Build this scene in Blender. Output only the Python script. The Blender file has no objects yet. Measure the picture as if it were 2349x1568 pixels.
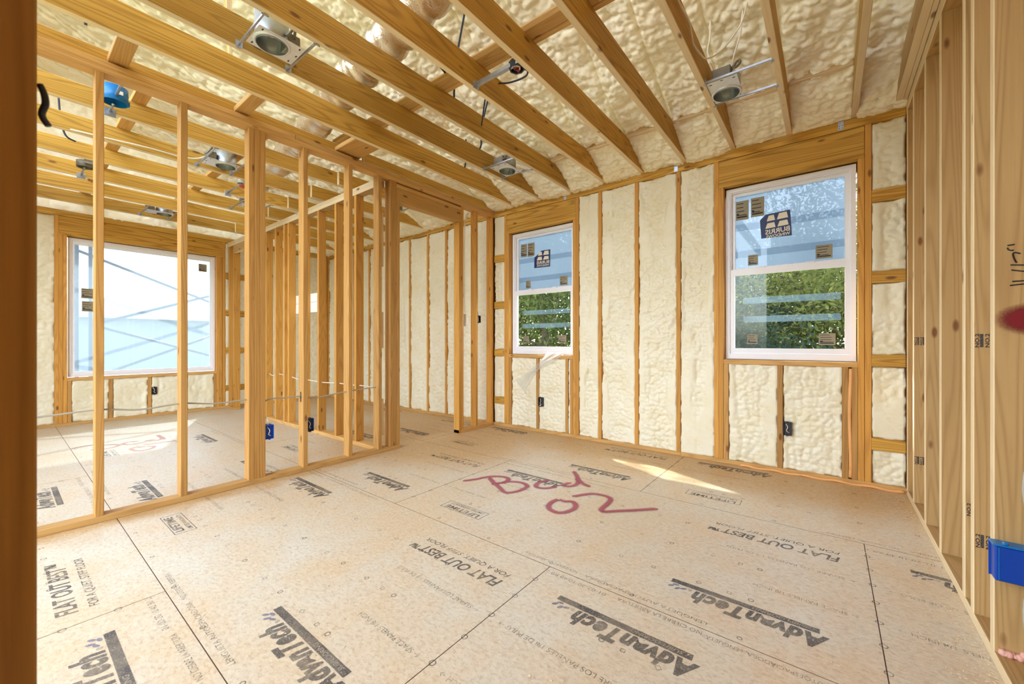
import bpy, bmesh, math, random
import numpy as np
from mathutils import Vector, Matrix
random.seed(7)
rng = np.random.default_rng(7)
SC = bpy.context.scene
COL = SC.collection

# ------------------------------------------------------------------ camera
cam_d = bpy.data.cameras.new('camera')
cam_d.sensor_width = 36.0
cam_d.lens = 36.0 * 923.2 / 2349.0
cam_d.clip_start = 0.02
cam_d.dof.use_dof = True
cam_d.dof.focus_distance = 3.6
cam_d.dof.aperture_fstop = 5.6
cam = bpy.data.objects.new('camera', cam_d)
COL.objects.link(cam)
cam.location = (0, 0, 1.0823)
cam.rotation_euler = (math.radians(90), 0, math.radians(38.1032))
SC.camera = cam

# ------------------------------------------------------------------ world, sun, exposure
SUN_DIR = Vector((0.922, -0.387, -0.75)).normalized()
w = bpy.data.worlds.new('sky_world'); SC.world = w; w.use_nodes = True
wn = w.node_tree; wn.nodes.clear()
wo = wn.nodes.new('ShaderNodeOutputWorld'); wb = wn.nodes.new('ShaderNodeBackground')
sky = wn.nodes.new('ShaderNodeTexSky'); sky.sky_type = 'NISHITA'; sky.sun_disc = False
sky.sun_elevation = math.radians(36.9); sky.sun_rotation = math.radians(293)
sky.air_density = 1.0; sky.dust_density = 2.0; sky.ozone_density = 1.0
hs = wn.nodes.new('ShaderNodeHueSaturation'); hs.inputs['Saturation'].default_value = 0.55
wn.links.new(sky.outputs[0], hs.inputs['Color']); wn.links.new(hs.outputs[0], wb.inputs['Color'])
wb.inputs['Strength'].default_value = 0.55
wn.links.new(wb.outputs[0], wo.inputs['Surface'])
sun_d = bpy.data.lights.new('sun', 'SUN'); sun_d.energy = 4.0; sun_d.angle = math.radians(1.2); sun_d.color = (1.0, 0.96, 0.89)
sun = bpy.data.objects.new('sun', sun_d); COL.objects.link(sun)
sun.rotation_euler = SUN_DIR.to_track_quat('-Z', 'Y').to_euler()
sun.location = (-12, 8, 12)
SC.view_settings.view_transform = 'Standard'
SC.view_settings.look = 'None'
SC.view_settings.exposure = 2.05
SC.view_settings.gamma = 1.0
SC.view_settings.use_curve_mapping = False
SC.cycles.max_bounces = 10
SC.cycles.diffuse_bounces = 6
SC.cycles.transparent_max_bounces = 12

# ------------------------------------------------------------------ dimensions (metres)
YW = 3.998      # inner face of the back wall
XP = -3.433     # face of the open partition
XR = 0.4414     # face of the right wall
XL = -7.75      # inner face of the far left wall
ZP = 2.781      # top of the top plates, underside of the joists
T = 0.038; D4 = 0.089; D6 = 0.14; D8 = 0.184
JX0 = 0.1407; JS = 0.4064
def roof_z(y): return 2.80 + 0.47 * (4.0 - y)

# ------------------------------------------------------------------ materials
def sl(r, g, b):
    f = lambda c: (c / 255 / 12.92) if c / 255 <= 0.04045 else ((c / 255 + 0.055) / 1.055) ** 2.4
    return (f(r), f(g), f(b), 1)
class N:
    def __init__(s, name):
        s.m = bpy.data.materials.new(name); s.m.use_nodes = True
        s.t = s.m.node_tree; s.t.nodes.clear()
        s.out = s.n('ShaderNodeOutputMaterial')
    def n(s, k, **kw):
        x = s.t.nodes.new(k)
        for a, v in kw.items(): setattr(x, a, v)
        return x
    def l(s, a, b): s.t.links.new(a, b)
    def math(s, op, a, b=None, c=None):
        x = s.n('ShaderNodeMath', operation=op)
        for i, v in enumerate((a, b, c)):
            if v is None: continue
            if isinstance(v, (int, float)): x.inputs[i].default_value = v
            else: s.l(v, x.inputs[i])
        return x.outputs[0]
    def vmath(s, op, a, b):
        x = s.n('ShaderNodeVectorMath', operation=op)
        for i, v in enumerate((a, b)):
            if isinstance(v, tuple): x.inputs[i].default_value = v
            else: s.l(v, x.inputs[i])
        return x.outputs[0]
    def mix(s, f, a, b):
        x = s.n('ShaderNodeMix', data_type='RGBA')
        for i, v in ((0, f), (6, a), (7, b)):
            if isinstance(v, (int, float, tuple)): x.inputs[i].default_value = v
            else: s.l(v, x.inputs[i])
        return x.outputs[2]
    def noise(s, vec, scale, detail=3, rough=0.55):
        x = s.n('ShaderNodeTexNoise'); x.inputs['Scale'].default_value = scale
        x.inputs['Detail'].default_value = detail; x.inputs['Roughness'].default_value = rough
        if vec is not None: s.l(vec, x.inputs['Vector'])
        return x.outputs[0]
    def ramp(s, v, a, b):
        x = s.n('ShaderNodeMapRange'); x.inputs[1].default_value = a; x.inputs[2].default_value = b
        s.l(v, x.inputs[0]); return x.outputs[0]
    def pbsdf(s, color, rough=0.6, metal=0.0, bump=None, bstr=0.2, bdist=0.01, spec=None):
        p = s.n('ShaderNodeBsdfPrincipled')
        if isinstance(color, tuple): p.inputs['Base Color'].default_value = color
        else: s.l(color, p.inputs['Base Color'])
        if isinstance(rough, (int, float)): p.inputs['Roughness'].default_value = rough
        else: s.l(rough, p.inputs['Roughness'])
        p.inputs['Metallic'].default_value = metal
        if spec is not None: p.inputs['Specular IOR Level'].default_value = spec
        if bump is not None:
            b = s.n('ShaderNodeBump'); b.inputs['Strength'].default_value = bstr; b.inputs['Distance'].default_value = bdist
            s.l(bump, b.inputs['Height']); s.l(b.outputs[0], p.inputs['Normal'])
        s.l(p.outputs[0], s.out.inputs[0]); return p

def wood(name, c1, c2, cdark, var=0.22, grain=0.55, knots=0.17):
    m = N(name)
    oc = m.n('ShaderNodeTexCoord').outputs['Object']
    rnd = m.n('ShaderNodeObjectInfo').outputs['Random']
    off = m.n('ShaderNodeCombineXYZ')
    m.l(m.math('MULTIPLY', rnd, 53.0), off.inputs[0]); m.l(m.math('MULTIPLY', rnd, 17.3), off.inputs[1]); m.l(m.math('MULTIPLY', rnd, 29.1), off.inputs[2])
    v = m.vmath('ADD', oc, off.outputs[0])
    n1 = m.noise(m.vmath('MULTIPLY', v, (0.38, 8.0, 8.0)), 1.0, 1.5, 0.35)
    rings = m.math('MULTIPLY_ADD', m.math('SINE', m.math('MULTIPLY', n1, 130.0)), 0.5, 0.5)
    rings = m.math('POWER', rings, 2.6)
    fib = m.noise(m.vmath('MULTIPLY', v, (4, 170, 170)), 1.0, 3, 0.6)
    big = m.noise(m.vmath('MULTIPLY', v, (1.3, 5, 5)), 1.0, 3, 0.5)
    tint = m.ramp(m.math('FRACT', m.math('MULTIPLY', rnd, 7.77)), 0, 1)
    base = m.mix(tint, c1, c2)
    g = m.math('ADD', m.math('MULTIPLY', rings, grain), m.math('MULTIPLY', m.ramp(fib, 0.35, 0.75), 0.30))
    col = m.mix(m.math('MULTIPLY', g, 0.62), base, cdark)
    col = m.mix(m.math('MULTIPLY', m.ramp(big, 0.35, 0.8), 0.22), col, (c1[0] * 0.62, c1[1] * 0.52, c1[2] * 0.42, 1))
    vo = m.n('ShaderNodeTexVoronoi'); vo.inputs['Scale'].default_value = 1.0
    m.l(m.vmath('MULTIPLY', v, (5.0, 13, 13)), vo.inputs['Vector'])
    sep = m.n('ShaderNodeSeparateColor'); m.l(vo.outputs['Color'], sep.inputs[0])
    kn = m.math('MULTIPLY', m.math('SUBTRACT', 1.0, m.ramp(vo.outputs['Distance'], knots * 0.6, knots * 1.15)), m.math('GREATER_THAN', sep.outputs[0], 0.70))
    col = m.mix(m.math('MULTIPLY', kn, 0.85), col, (0.16, 0.055, 0.015, 1))
    br = m.math('MULTIPLY_ADD', m.math('FRACT', m.math('MULTIPLY', rnd, 13.1)), var, 1 - var * 0.6)
    mul = m.n('ShaderNodeMix', data_type='RGBA', blend_type='MULTIPLY'); mul.inputs[0].default_value = 1
    m.l(col, mul.inputs[6])
    cb = m.n('ShaderNodeCombineColor')
    for i in range(3): m.l(br, cb.inputs[i])
    m.l(cb.outputs[0], mul.inputs[7])
    m.pbsdf(mul.outputs[2], 0.62, bump=m.math('ADD', rings, fib), bstr=0.12, bdist=0.004, spec=0.3)
    return m.m
M = {}
EDGE = {}
def wood2(key, name, c1, c2, cd, edge_lit=0.0, **k):
    """lumber wood plus a paler, weaker-grained edge copy with the brighter light painted in"""
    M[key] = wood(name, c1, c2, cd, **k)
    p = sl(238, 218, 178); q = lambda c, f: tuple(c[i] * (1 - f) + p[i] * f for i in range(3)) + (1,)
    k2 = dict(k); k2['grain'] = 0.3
    EDGE[name] = wood(name + '_lit_edge', q(c1, edge_lit), q(c2, edge_lit), q(cd, edge_lit * 0.7), **k2) if edge_lit else M[key]  # narrow edges lightened in colour to stand in for light from floor and left
wood2('joist', 'joist_pine', sl(206, 160, 70), sl(196, 150, 62), sl(140, 98, 32), grain=0.85, edge_lit=0.85)
wood2('stud', 'stud_pine', sl(202, 154, 86), sl(186, 138, 72), sl(134, 90, 42))
wood2('orange', 'stud_orange', sl(216, 160, 76), sl(208, 152, 70), sl(160, 104, 40))
wood2('pale', 'stud_pale', sl(194, 162, 108), sl(186, 150, 94), sl(146, 108, 62), edge_lit=0.8, var=0.12)
wood2('plate', 'plate_pine', sl(216, 172, 104), sl(204, 158, 90), sl(166, 114, 58))
wood2('header', 'header_pine', sl(214, 166, 72), sl(206, 158, 68), sl(142, 96, 28), grain=0.95)
wood2('jamb', 'jamb_brown', sl(176, 130, 58), sl(170, 122, 52), sl(120, 78, 26))

def foam_mat(name, c1, c2, c3):
    m = N(name)
    oc = m.n('ShaderNodeTexCoord').outputs['Object']
    a = m.noise(oc, 5.0, 4, 0.6); b = m.noise(oc, 21.0, 4, 0.65); f = m.noise(oc, 110.0, 3, 0.6)
    col = m.mix(m.ramp(a, 0.35, 0.7), c1, c2)
    col = m.mix(m.math('MULTIPLY', m.ramp(b, 0.58, 0.75), 0.55), col, c3)
    m.pbsdf(col, 0.42, bump=m.math('ADD', m.math('MULTIPLY', f, 0.3), b), bstr=0.35, bdist=0.008, spec=0.45)
    return m.m
M['foam'] = foam_mat('wall_spray_foam', sl(236, 230, 204), sl(230, 220, 184), sl(216, 198, 142))
M['rfoam'] = foam_mat('roof_spray_foam', sl(249, 243, 218), sl(246, 236, 204), sl(234, 214, 166))
M['ofoam'] = foam_mat('orange_gap_foam', sl(236, 176, 108), sl(226, 160, 92), sl(206, 138, 76))
M['pfoam'] = foam_mat('pink_insulation', sl(228, 178, 164), sl(214, 158, 140), sl(200, 132, 116))

def subfloor():
    m = N('subfloor_board')
    pos = m.n('ShaderNodeNewGeometry').outputs['Position']
    rnd = m.n('ShaderNodeObjectInfo').outputs['Random']
    str1 = m.noise(m.vmath('MULTIPLY', pos, (1, 1.6, 1)), 46, 4, 0.7)
    flake = m.n('ShaderNodeTexVoronoi'); flake.inputs['Scale'].default_value = 1
    m.l(m.vmath('MULTIPLY', pos, (58, 96, 50)), flake.inputs['Vector'])
    fl = m.ramp(flake.outputs['Color'], 0, 1)
    big = m.noise(pos, 1.1, 4, 0.6); mid = m.noise(pos, 4.5, 4, 0.65); fine = m.noise(pos, 190, 3, 0.7)
    wear = m.ramp(m.math('ADD', m.math('MULTIPLY', big, 0.6), m.math('MULTIPLY', mid, 0.4)), 0.36, 0.60)
    tan = sl(198, 160, 104); dust = sl(210, 203, 182)
    # bare board (no overspray dust) along the plates and through the doorway
    sx = m.n('ShaderNodeSeparateXYZ'); m.l(pos, sx.inputs[0]); X, Y = sx.outputs[0], sx.outputs[1]
    wob = m.math('MULTIPLY', m.math('SUBTRACT', mid, 0.5), 0.45)
    near_p = m.ramp(m.math('ADD', m.math('ABSOLUTE', m.math('SUBTRACT', X, XP + 0.02)), wob), 0.16, 0.04)
    near_p = m.math('MULTIPLY', near_p, m.math('GREATER_THAN', X, XP - 0.05))
    near_w = m.ramp(m.math('ADD', Y, wob), 3.1, 3.6)
    dx = m.math('MULTIPLY', m.math('ADD', X, 3.6), 0.75); dy = m.math('SUBTRACT', Y, 3.05)
    dd = m.math('SQRT', m.math('ADD', m.math('MULTIPLY', dx, dx), m.math('MULTIPLY', dy, dy)))
    near_d = m.ramp(m.math('ADD', dd, wob), 1.15, 0.75)
    bare = m.math('MAXIMUM', m.math('MAXIMUM', near_p, near_w), near_d)
    c = m.mix(m.math('MULTIPLY', wear, 0.7), dust, sl(212, 184, 142))
    c = m.mix(m.math('MULTIPLY', bare, 0.85), c, tan)
    c = m.mix(m.math('MULTIPLY', m.ramp(fl, 0.5, 1.0), 0.24), c, sl(236, 224, 200))
    c = m.mix(m.math('MULTIPLY', m.ramp(fl, 0.38, 0.05), 0.22), c, sl(176, 140, 98))
    c = m.mix(m.math('MULTIPLY', m.ramp(str1, 0.50, 0.78), 0.60), c, sl(150, 112, 74))
    c = m.mix(m.math('MULTIPLY', m.ramp(fine, 0.58, 0.75), 0.55), c, sl(120, 98, 76))
    c = m.mix(m.math('MULTIPLY', m.ramp(fine, 0.40, 0.24), 0.40), c, sl(245, 238, 224))
    m.pbsdf(c, 0.5, bump=m.math('ADD', str1, fine), bstr=0.12, bdist=0.002, spec=0.35)
    return m.m
M['floor'] = subfloor()
def simple(name, c, rough=0.5, metal=0.0, spec=None, noise=0.0, nscale=30):
    m = N(name)
    if noise:
        oc = m.n('ShaderNodeTexCoord').outputs['Object']
        f = m.noise(oc, nscale, 3)
        col = m.mix(m.ramp(f, 0.3, 0.7), tuple(min(1, x * (1 + noise)) for x in c[:3]) + (1,), tuple(x * (1 - noise) for x in c[:3]) + (1,))
    else: col = c
    m.pbsdf(col, rough, metal, spec=spec)
    return m.m
M['gap'] = simple('dark_joint', sl(112, 80, 58), 0.9)
M['vinyl'] = simple('white_vinyl', sl(238, 238, 240), 0.35)
M['metal'] = simple('galvanised_steel', sl(176, 180, 184), 0.38, 0.85, noise=0.1)
M['wmetal'] = simple('light_steel_plate', sl(222, 224, 226), 0.4, 0.45, noise=0.06)
M['dmetal'] = simple('grey_steel_box', sl(132, 126, 112), 0.5, 0.5, noise=0.08)
M['refl'] = simple('can_inside', sl(206, 212, 212), 0.22, 0.9)
M['black'] = simple('black_plastic', sl(34, 38, 46), 0.4)
M['dblue'] = simple('dark_blue_plastic', sl(24, 52, 96), 0.4)
M['blue'] = simple('blue_plastic', sl(4, 62, 156), 0.35)
M['teal'] = simple('teal_blue_plastic', sl(10, 112, 178), 0.35)
M['red'] = simple('red_plastic', sl(206, 62, 46), 0.45)
M['dred'] = simple('dark_red_wire', sl(120, 30, 34), 0.5)
M['wcable'] = simple('white_cable_sheath', sl(226, 214, 190), 0.45)
M['gcable'] = simple('grey_cable_sheath', sl(168, 160, 142), 0.45)
M['bcable'] = simple('dark_cable_sheath', sl(42, 50, 66), 0.4)
M['white'] = simple('white_board', sl(236, 230, 222), 0.7, noise=0.06, nscale=9)
M['pen'] = simple('marker_ink', sl(26, 24, 34), 0.6)
M['navy'] = simple('navy_sticker', sl(22, 40, 96), 0.45)
M['cream'] = simple('cream_print', sl(226, 220, 196), 0.5)
M['paper'] = simple('kraft_sticker', sl(150, 140, 112), 0.6, noise=0.05)
M['chip'] = simple('wood_chips', sl(232, 208, 164), 0.7)
M['bark'] = simple('bark', sl(92, 80, 72), 0.9, noise=0.2, nscale=8)
M['roofred'] = simple('shingle_roof', sl(120, 92, 84), 0.9, noise=0.15, nscale=20)
M['siding'] = simple('house_siding', sl(190, 184, 172), 0.8)
M['grass'] = simple('garden_ground', sl(96, 112, 60), 0.95, noise=0.25, nscale=3)
M['osb'] = simple('sheathing_panel', sl(196, 152, 92), 0.8, noise=0.12, nscale=25)
M['scaf'] = simple('scaffold_steel', sl(92, 106, 124), 0.5, 0.4)

def ink(name, c, a0, a1, scale=160):
    m = N(name)
    pos = m.n('ShaderNodeNewGeometry').outputs['Position']
    f = m.noise(pos, scale, 3, 0.7); g = m.noise(pos, 7, 3, 0.6)
    al = m.math('MULTIPLY', m.ramp(f, a0, a1), m.math('MULTIPLY_ADD', m.ramp(g, 0.3, 0.65), 0.38, 0.42))
    p = m.pbsdf(c, 0.6); m.l(al, p.inputs['Alpha'])
    return m.m
M['ink'] = ink('black_print', sl(78, 76, 76), 0.28, 0.46)
M['inkf'] = ink('faded_print', sl(84, 80, 76), 0.32, 0.60)
M['inkb'] = ink('blue_grey_print', sl(120, 126, 150), 0.24, 0.5)
M['knock'] = ink('bare_lettering', sl(186, 170, 146), 0.2, 0.4)
def spray(name, c, soft=0.5, amt=0.9, gr=0.7):
    m = N(name)
    uv = m.n('ShaderNodeTexCoord').outputs['UV']
    s = m.n('ShaderNodeSeparateXYZ'); m.l(uv, s.inputs[0])
    dist = m.math('MULTIPLY', m.math('ABSOLUTE', m.math('SUBTRACT', s.outputs[1], 0.5)), 2.0)
    pos = m.n('ShaderNodeNewGeometry').outputs['Position']
    f = m.noise(pos, 240, 2, 0.7)
    e = m.ramp(m.math('ADD', dist, m.math('MULTIPLY', m.math('SUBTRACT', f, 0.5), gr)), 0.95, 1 - soft)
    p = m.pbsdf(c, 0.6); m.l(m.math('MULTIPLY', e, amt), p.inputs['Alpha'])
    return m.m
M['spray'] = spray('magenta_spray_paint', sl(170, 70, 92), 0.70, 0.80)
M['spray2'] = spray('faded_spray_paint', sl(206, 140, 116), 0.65, 0.6)
M['sprayred'] = spray('dark_red_spray_paint', sl(120, 10, 22), 0.5, 0.98, 0.25)

def glass_mat():
    m = N('window_glass')
    t = m.n('ShaderNodeBsdfTransparent'); t.inputs[0].default_value = (0.93, 0.96, 0.97, 1)
    g = m.n('ShaderNodeBsdfGlossy'); g.inputs['Roughness'].default_value = 0.02
    fr = m.n('ShaderNodeLayerWeight'); fr.inputs[0].default_value = 0.5
    fac = m.math('MULTIPLY_ADD', m.math('POWER', fr.outputs['Facing'], 4.0), 0.45, 0.02)
    x = m.n('ShaderNodeMixShader'); m.l(fac, x.inputs[0]); m.l(t.outputs[0], x.inputs[1]); m.l(g.outputs[0], x.inputs[2])
    m.l(x.outputs[0], m.out.inputs[0]); return m.m
M['glass'] = glass_mat()
def film_mat(name, c, clear, noise=0.1, tint=(0.95, 0.97, 1, 1)):
    m = N(name)
    oc = m.n('ShaderNodeTexCoord').outputs['Object']
    f = m.noise(oc, 2.5, 4, 0.6)
    t = m.n('ShaderNodeBsdfTransparent'); t.inputs[0].default_value = tint
    tr = m.n('ShaderNodeBsdfTranslucent'); tr.inputs[0].default_value = c
    df = m.n('ShaderNodeBsdfDiffuse'); df.inputs[0].default_value = c
    a = m.n('ShaderNodeMixShader'); a.inputs[0].default_value = 0.25; m.l(tr.outputs[0], a.inputs[1]); m.l(df.outputs[0], a.inputs[2])
    x = m.n('ShaderNodeMixShader')
    m.l(m.math('MULTIPLY_ADD', m.math('SUBTRACT', f, 0.5), noise, clear), x.inputs[0])
    m.l(a.outputs[0], x.inputs[1]); m.l(t.outputs[0], x.inputs[2]); m.l(x.outputs[0], m.out.inputs[0])
    return m.m
M['film'] = film_mat('protective_film', (0.095, 0.125, 0.16, 1), 0.035, 0.03)
M['film2'] = film_mat('sheeting_film', (0.10, 0.125, 0.15, 1), 0.28, 0.06, (0.42, 0.50, 0.60, 1))
M['tape'] = film_mat('clear_tape', (0.16, 0.22, 0.25, 1), 0.80, 0.1)
M['poly'] = film_mat('clear_polythene', (0.9, 0.9, 0.9, 1), 0.62, 0.5)
def leaf_mat(name, c1, c2):
    m = N(name)
    pos = m.n('ShaderNodeNewGeometry').outputs['Position']
    col = m.mix(m.ramp(m.noise(pos, 2.2, 3, 0.6), 0.35, 0.65), c1, c2)
    d = m.n('ShaderNodeBsdfDiffuse'); t = m.n('ShaderNodeBsdfTranslucent'); m.l(col, d.inputs[0]); m.l(col, t.inputs[0])
    x = m.n('ShaderNodeMixShader'); x.inputs[0].default_value = 0.45
    m.l(d.outputs[0], x.inputs[1]); m.l(t.outputs[0], x.inputs[2]); m.l(x.outputs[0], m.out.inputs[0]); return m.m
M['leaf1'] = leaf_mat('yellow_green_leaves', sl(88, 98, 54), sl(112, 114, 64))
M['leaf2'] = leaf_mat('pine_needles', sl(42, 58, 52), sl(58, 72, 56))
M['leaf3'] = leaf_mat('mid_green_leaves', sl(66, 84, 50), sl(94, 102, 58))
def duct_mat():
    m = N('foil_duct_jacket')
    oc = m.n('ShaderNodeTexCoord').outputs['Object']
    f = m.noise(m.vmath('MULTIPLY', oc, (1, 1, 1)), 45, 4, 0.7)
    m.pbsdf(sl(232, 222, 204), 0.16, 0.92, bump=f, bstr=0.55, bdist=0.010); return m.m
M['foil'] = duct_mat()

# ------------------------------------------------------------------ helpers
def tag(o, label=None, cat=None, group=None, kind=None):
    if label: o['label'] = label
    if cat: o['category'] = cat
    if group: o['group'] = group
    if kind: o['kind'] = kind
    return o
def empty(name, loc=(0, 0, 0), rz=0):
    o = bpy.data.objects.new(name, None); COL.objects.link(o)
    o.location = loc; o.rotation_euler = (0, 0, rz); o.empty_display_size = 0.1
    return o
def struct(name, label, cat, loc=(0, 0, 0)):
    return tag(empty(name, loc), label, cat, kind='structure')
def thing(name, label, cat, loc=(0, 0, 0), rz=0, group=None):
    return tag(empty(name, loc, rz), label, cat, group)
def base_of(p):
    v = Vector((0, 0, 0))
    while p is not None: v += p.location; p = p.parent
    return v
def put(name, me, mat, parent=None, world=(0, 0, 0), rot=None):
    """link a mesh; location is given in world coordinates (parents are unrotated)"""
    if mat is not None and not me.materials: me.materials.append(mat)
    o = bpy.data.objects.new(name, me); COL.objects.link(o)
    if parent is not None: o.parent = parent
    o.location = Vector(world) - (base_of(parent) if parent is not None else Vector((0, 0, 0)))
    if rot is not None: o.rotation_euler = rot
    return o
def local(name, me, mat, parent, loc=(0, 0, 0), rot=None):
    if mat is not None and not me.materials: me.materials.append(mat)
    o = bpy.data.objects.new(name, me); COL.objects.link(o); o.parent = parent
    o.location = loc
    if rot is not None: o.rotation_euler = rot
    return o
def bm_mesh(bm, name='m', smooth=False):
    bmesh.ops.recalc_face_normals(bm, faces=bm.faces[:])
    me = bpy.data.meshes.new(name); bm.to_mesh(me); bm.free()
    if smooth:
        for p in me.polygons: p.use_smooth = True
    return me
def add_box(bm, x0, x1, y0, y1, z0, z1):
    v = [bm.verts.new(p) for p in ((x0, y0, z0), (x1, y0, z0), (x1, y1, z0), (x0, y1, z0), (x0, y0, z1), (x1, y0, z1), (x1, y1, z1), (x0, y1, z1))]
    for f in ((0, 3, 2, 1), (4, 5, 6, 7), (0, 1, 5, 4), (1, 2, 6, 5), (2, 3, 7, 6), (3, 0, 4, 7)): bm.faces.new([v[i] for i in f])
    return v
def box_me(x0, x1, y0, y1, z0, z1, bev=0.0):
    bm = bmesh.new(); add_box(bm, x0, x1, y0, y1, z0, z1)
    if bev: bmesh.ops.bevel(bm, geom=bm.edges[:], offset=bev, segments=1, affect='EDGES')
    return bm_mesh(bm)
CACHE = {}
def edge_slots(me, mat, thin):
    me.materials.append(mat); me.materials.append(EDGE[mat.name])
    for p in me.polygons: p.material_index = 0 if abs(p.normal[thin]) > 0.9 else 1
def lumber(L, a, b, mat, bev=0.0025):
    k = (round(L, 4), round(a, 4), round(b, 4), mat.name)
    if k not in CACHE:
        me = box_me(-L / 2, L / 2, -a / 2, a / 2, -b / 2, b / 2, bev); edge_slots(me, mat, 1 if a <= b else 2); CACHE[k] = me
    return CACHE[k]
def board(name, x0, x1, y0, y1, z0, z1, mat, parent):
    """a stick of lumber; its local X runs along the grain"""
    dx, dy, dz = x1 - x0, y1 - y0, z1 - z0
    c = ((x0 + x1) / 2, (y0 + y1) / 2, (z0 + z1) / 2)
    m = max(dx, dy, dz)
    if m == dx: me = lumber(dx, dy, dz, mat); rot = (0, 0, 0)
    elif m == dy: me = lumber(dy, dx, dz, mat); rot = (0, 0, math.pi / 2)
    else: me = lumber(dz, dy, dx, mat); rot = (0, -math.pi / 2, 0)
    return put(name, me, None, parent, c, rot)
def ring(x0, x1, z0, z1, bl, br, bb, bt, y0, y1, bev=0.0):
    """rectangular frame in the XZ plane"""
    bm = bmesh.new()
    o = [(x0, z0), (x1, z0), (x1, z1), (x0, z1)]; i = [(x0 + bl, z0 + bb), (x1 - br, z0 + bb), (x1 - br, z1 - bt), (x0 + bl, z1 - bt)]
    V = [[bm.verts.new((p[0], y, p[1])) for p in pts] for y in (y0, y1) for pts in (o, i)]
    fo, fi, ko, ki = V
    for k in range(4):
        j = (k + 1) % 4
        bm.faces.new((fo[k], fo[j], fi[j], fi[k])); bm.faces.new((ko[k], ki[k], ki[j], ko[j]))
        bm.faces.new((fo[k], ko[k], ko[j], fo[j])); bm.faces.new((fi[k], fi[j], ki[j], ki[k]))
    return bm_mesh(bm)
def catmull(P, n=6):
    P = [Vector(p) for p in P]
    if len(P) < 3: return P
    out = []
    for i in range(len(P) - 1):
        a, b, c, d = P[max(i - 1, 0)], P[i], P[i + 1], P[min(i + 2, len(P) - 1)]
        for k in range(n):
            t = k / n
            out.append(0.5 * ((2 * b) + (c - a) * t + (2 * a - 5 * b + 4 * c - d) * t * t + (3 * b - a - 3 * c + d) * t ** 3))
    out.append(P[-1]); return out
def tube_bm(bm, pts, r, sides=7, cap=True):
    pts = [Vector(p) for p in pts]; rings = []
    up = Vector((0, 0, 1)); prev = None
    for i, p in enumerate(pts):
        t = (pts[min(i + 1, len(pts) - 1)] - pts[max(i - 1, 0)]).normalized()
        ref = prev if prev is not None else (up if abs(t.z) < 0.9 else Vector((1, 0, 0)))
        u = (ref - t * ref.dot(t)).normalized(); prev = u; v = t.cross(u)
        rr = r[i] if isinstance(r, (list, tuple)) else r
        rings.append([bm.verts.new(p + (u * math.cos(a) + v * math.sin(a)) * rr) for a in [2 * math.pi * k / sides for k in range(sides)]])
    for a, b in zip(rings, rings[1:]):
        for k in range(sides):
            j = (k + 1) % sides; bm.faces.new((a[k], a[j], b[j], b[k]))
    if cap:
        bm.faces.new(rings[0][::-1]); bm.faces.new(rings[-1])
def tube_me(pts, r, sides=7, smooth_n=6):
    bm = bmesh.new(); tube_bm(bm, catmull(pts, smooth_n) if smooth_n else pts, r, sides); return bm_mesh(bm, smooth=True)
def lathe_me(prof, n=28, cap0=False, cap1=False):
    bm = bmesh.new(); R = []
    for r, z in prof: R.append([bm.verts.new((r * math.cos(2 * math.pi * k / n), r * math.sin(2 * math.pi * k / n), z)) for k in range(n)])
    for a, b in zip(R, R[1:]):
        for k in range(n): bm.faces.new((a[k], a[(k + 1) % n], b[(k + 1) % n], b[k]))
    if cap0: bm.faces.new(R[0])
    if cap1: bm.faces.new(R[-1])
    return bm_mesh(bm, smooth=True)
TXT = {}
def text_me(s, size, shear=0.0, offset=0.0, spacing=1.0, align='LEFT', mirror=False, squash=1.0):
    cu = bpy.data.curves.new('t', 'FONT'); cu.body = s; cu.size = size; cu.shear = shear; cu.offset = offset
    cu.space_character = spacing; cu.align_x = align; cu.resolution_u = 3
    o = bpy.data.objects.new('t', cu); COL.objects.link(o)
    dg = bpy.context.evaluated_depsgraph_get(); dg.update()
    me = bpy.data.meshes.new_from_object(o.evaluated_get(dg), preserve_all_data_layers=False, depsgraph=dg)
    bpy.data.objects.remove(o); bpy.data.curves.remove(cu)
    me.materials.clear()
    if mirror or squash != 1.0: me.transform(Matrix.Diagonal((-squash if mirror else squash, 1, 1, 1)))
    return me
def text_fit(s, width, shear=0.0, offset=0.0, height=None, **k):
    """text mesh scaled to an exact width (and cap height)"""
    me = text_me(s, 1.0, shear, offset, **k)
    xs = [v.co.x for v in me.vertices]; ys = [v.co.y for v in me.vertices]
    x0, y0 = min(xs), min(ys); sx = width / (max(xs) - x0); sy = (height / (max(ys) - y0)) if height else sx
    me.transform(Matrix.Translation((-x0, -y0, 0))); me.transform(Matrix.Diagonal((sx, sy, 1, 1)))
    return me

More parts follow.
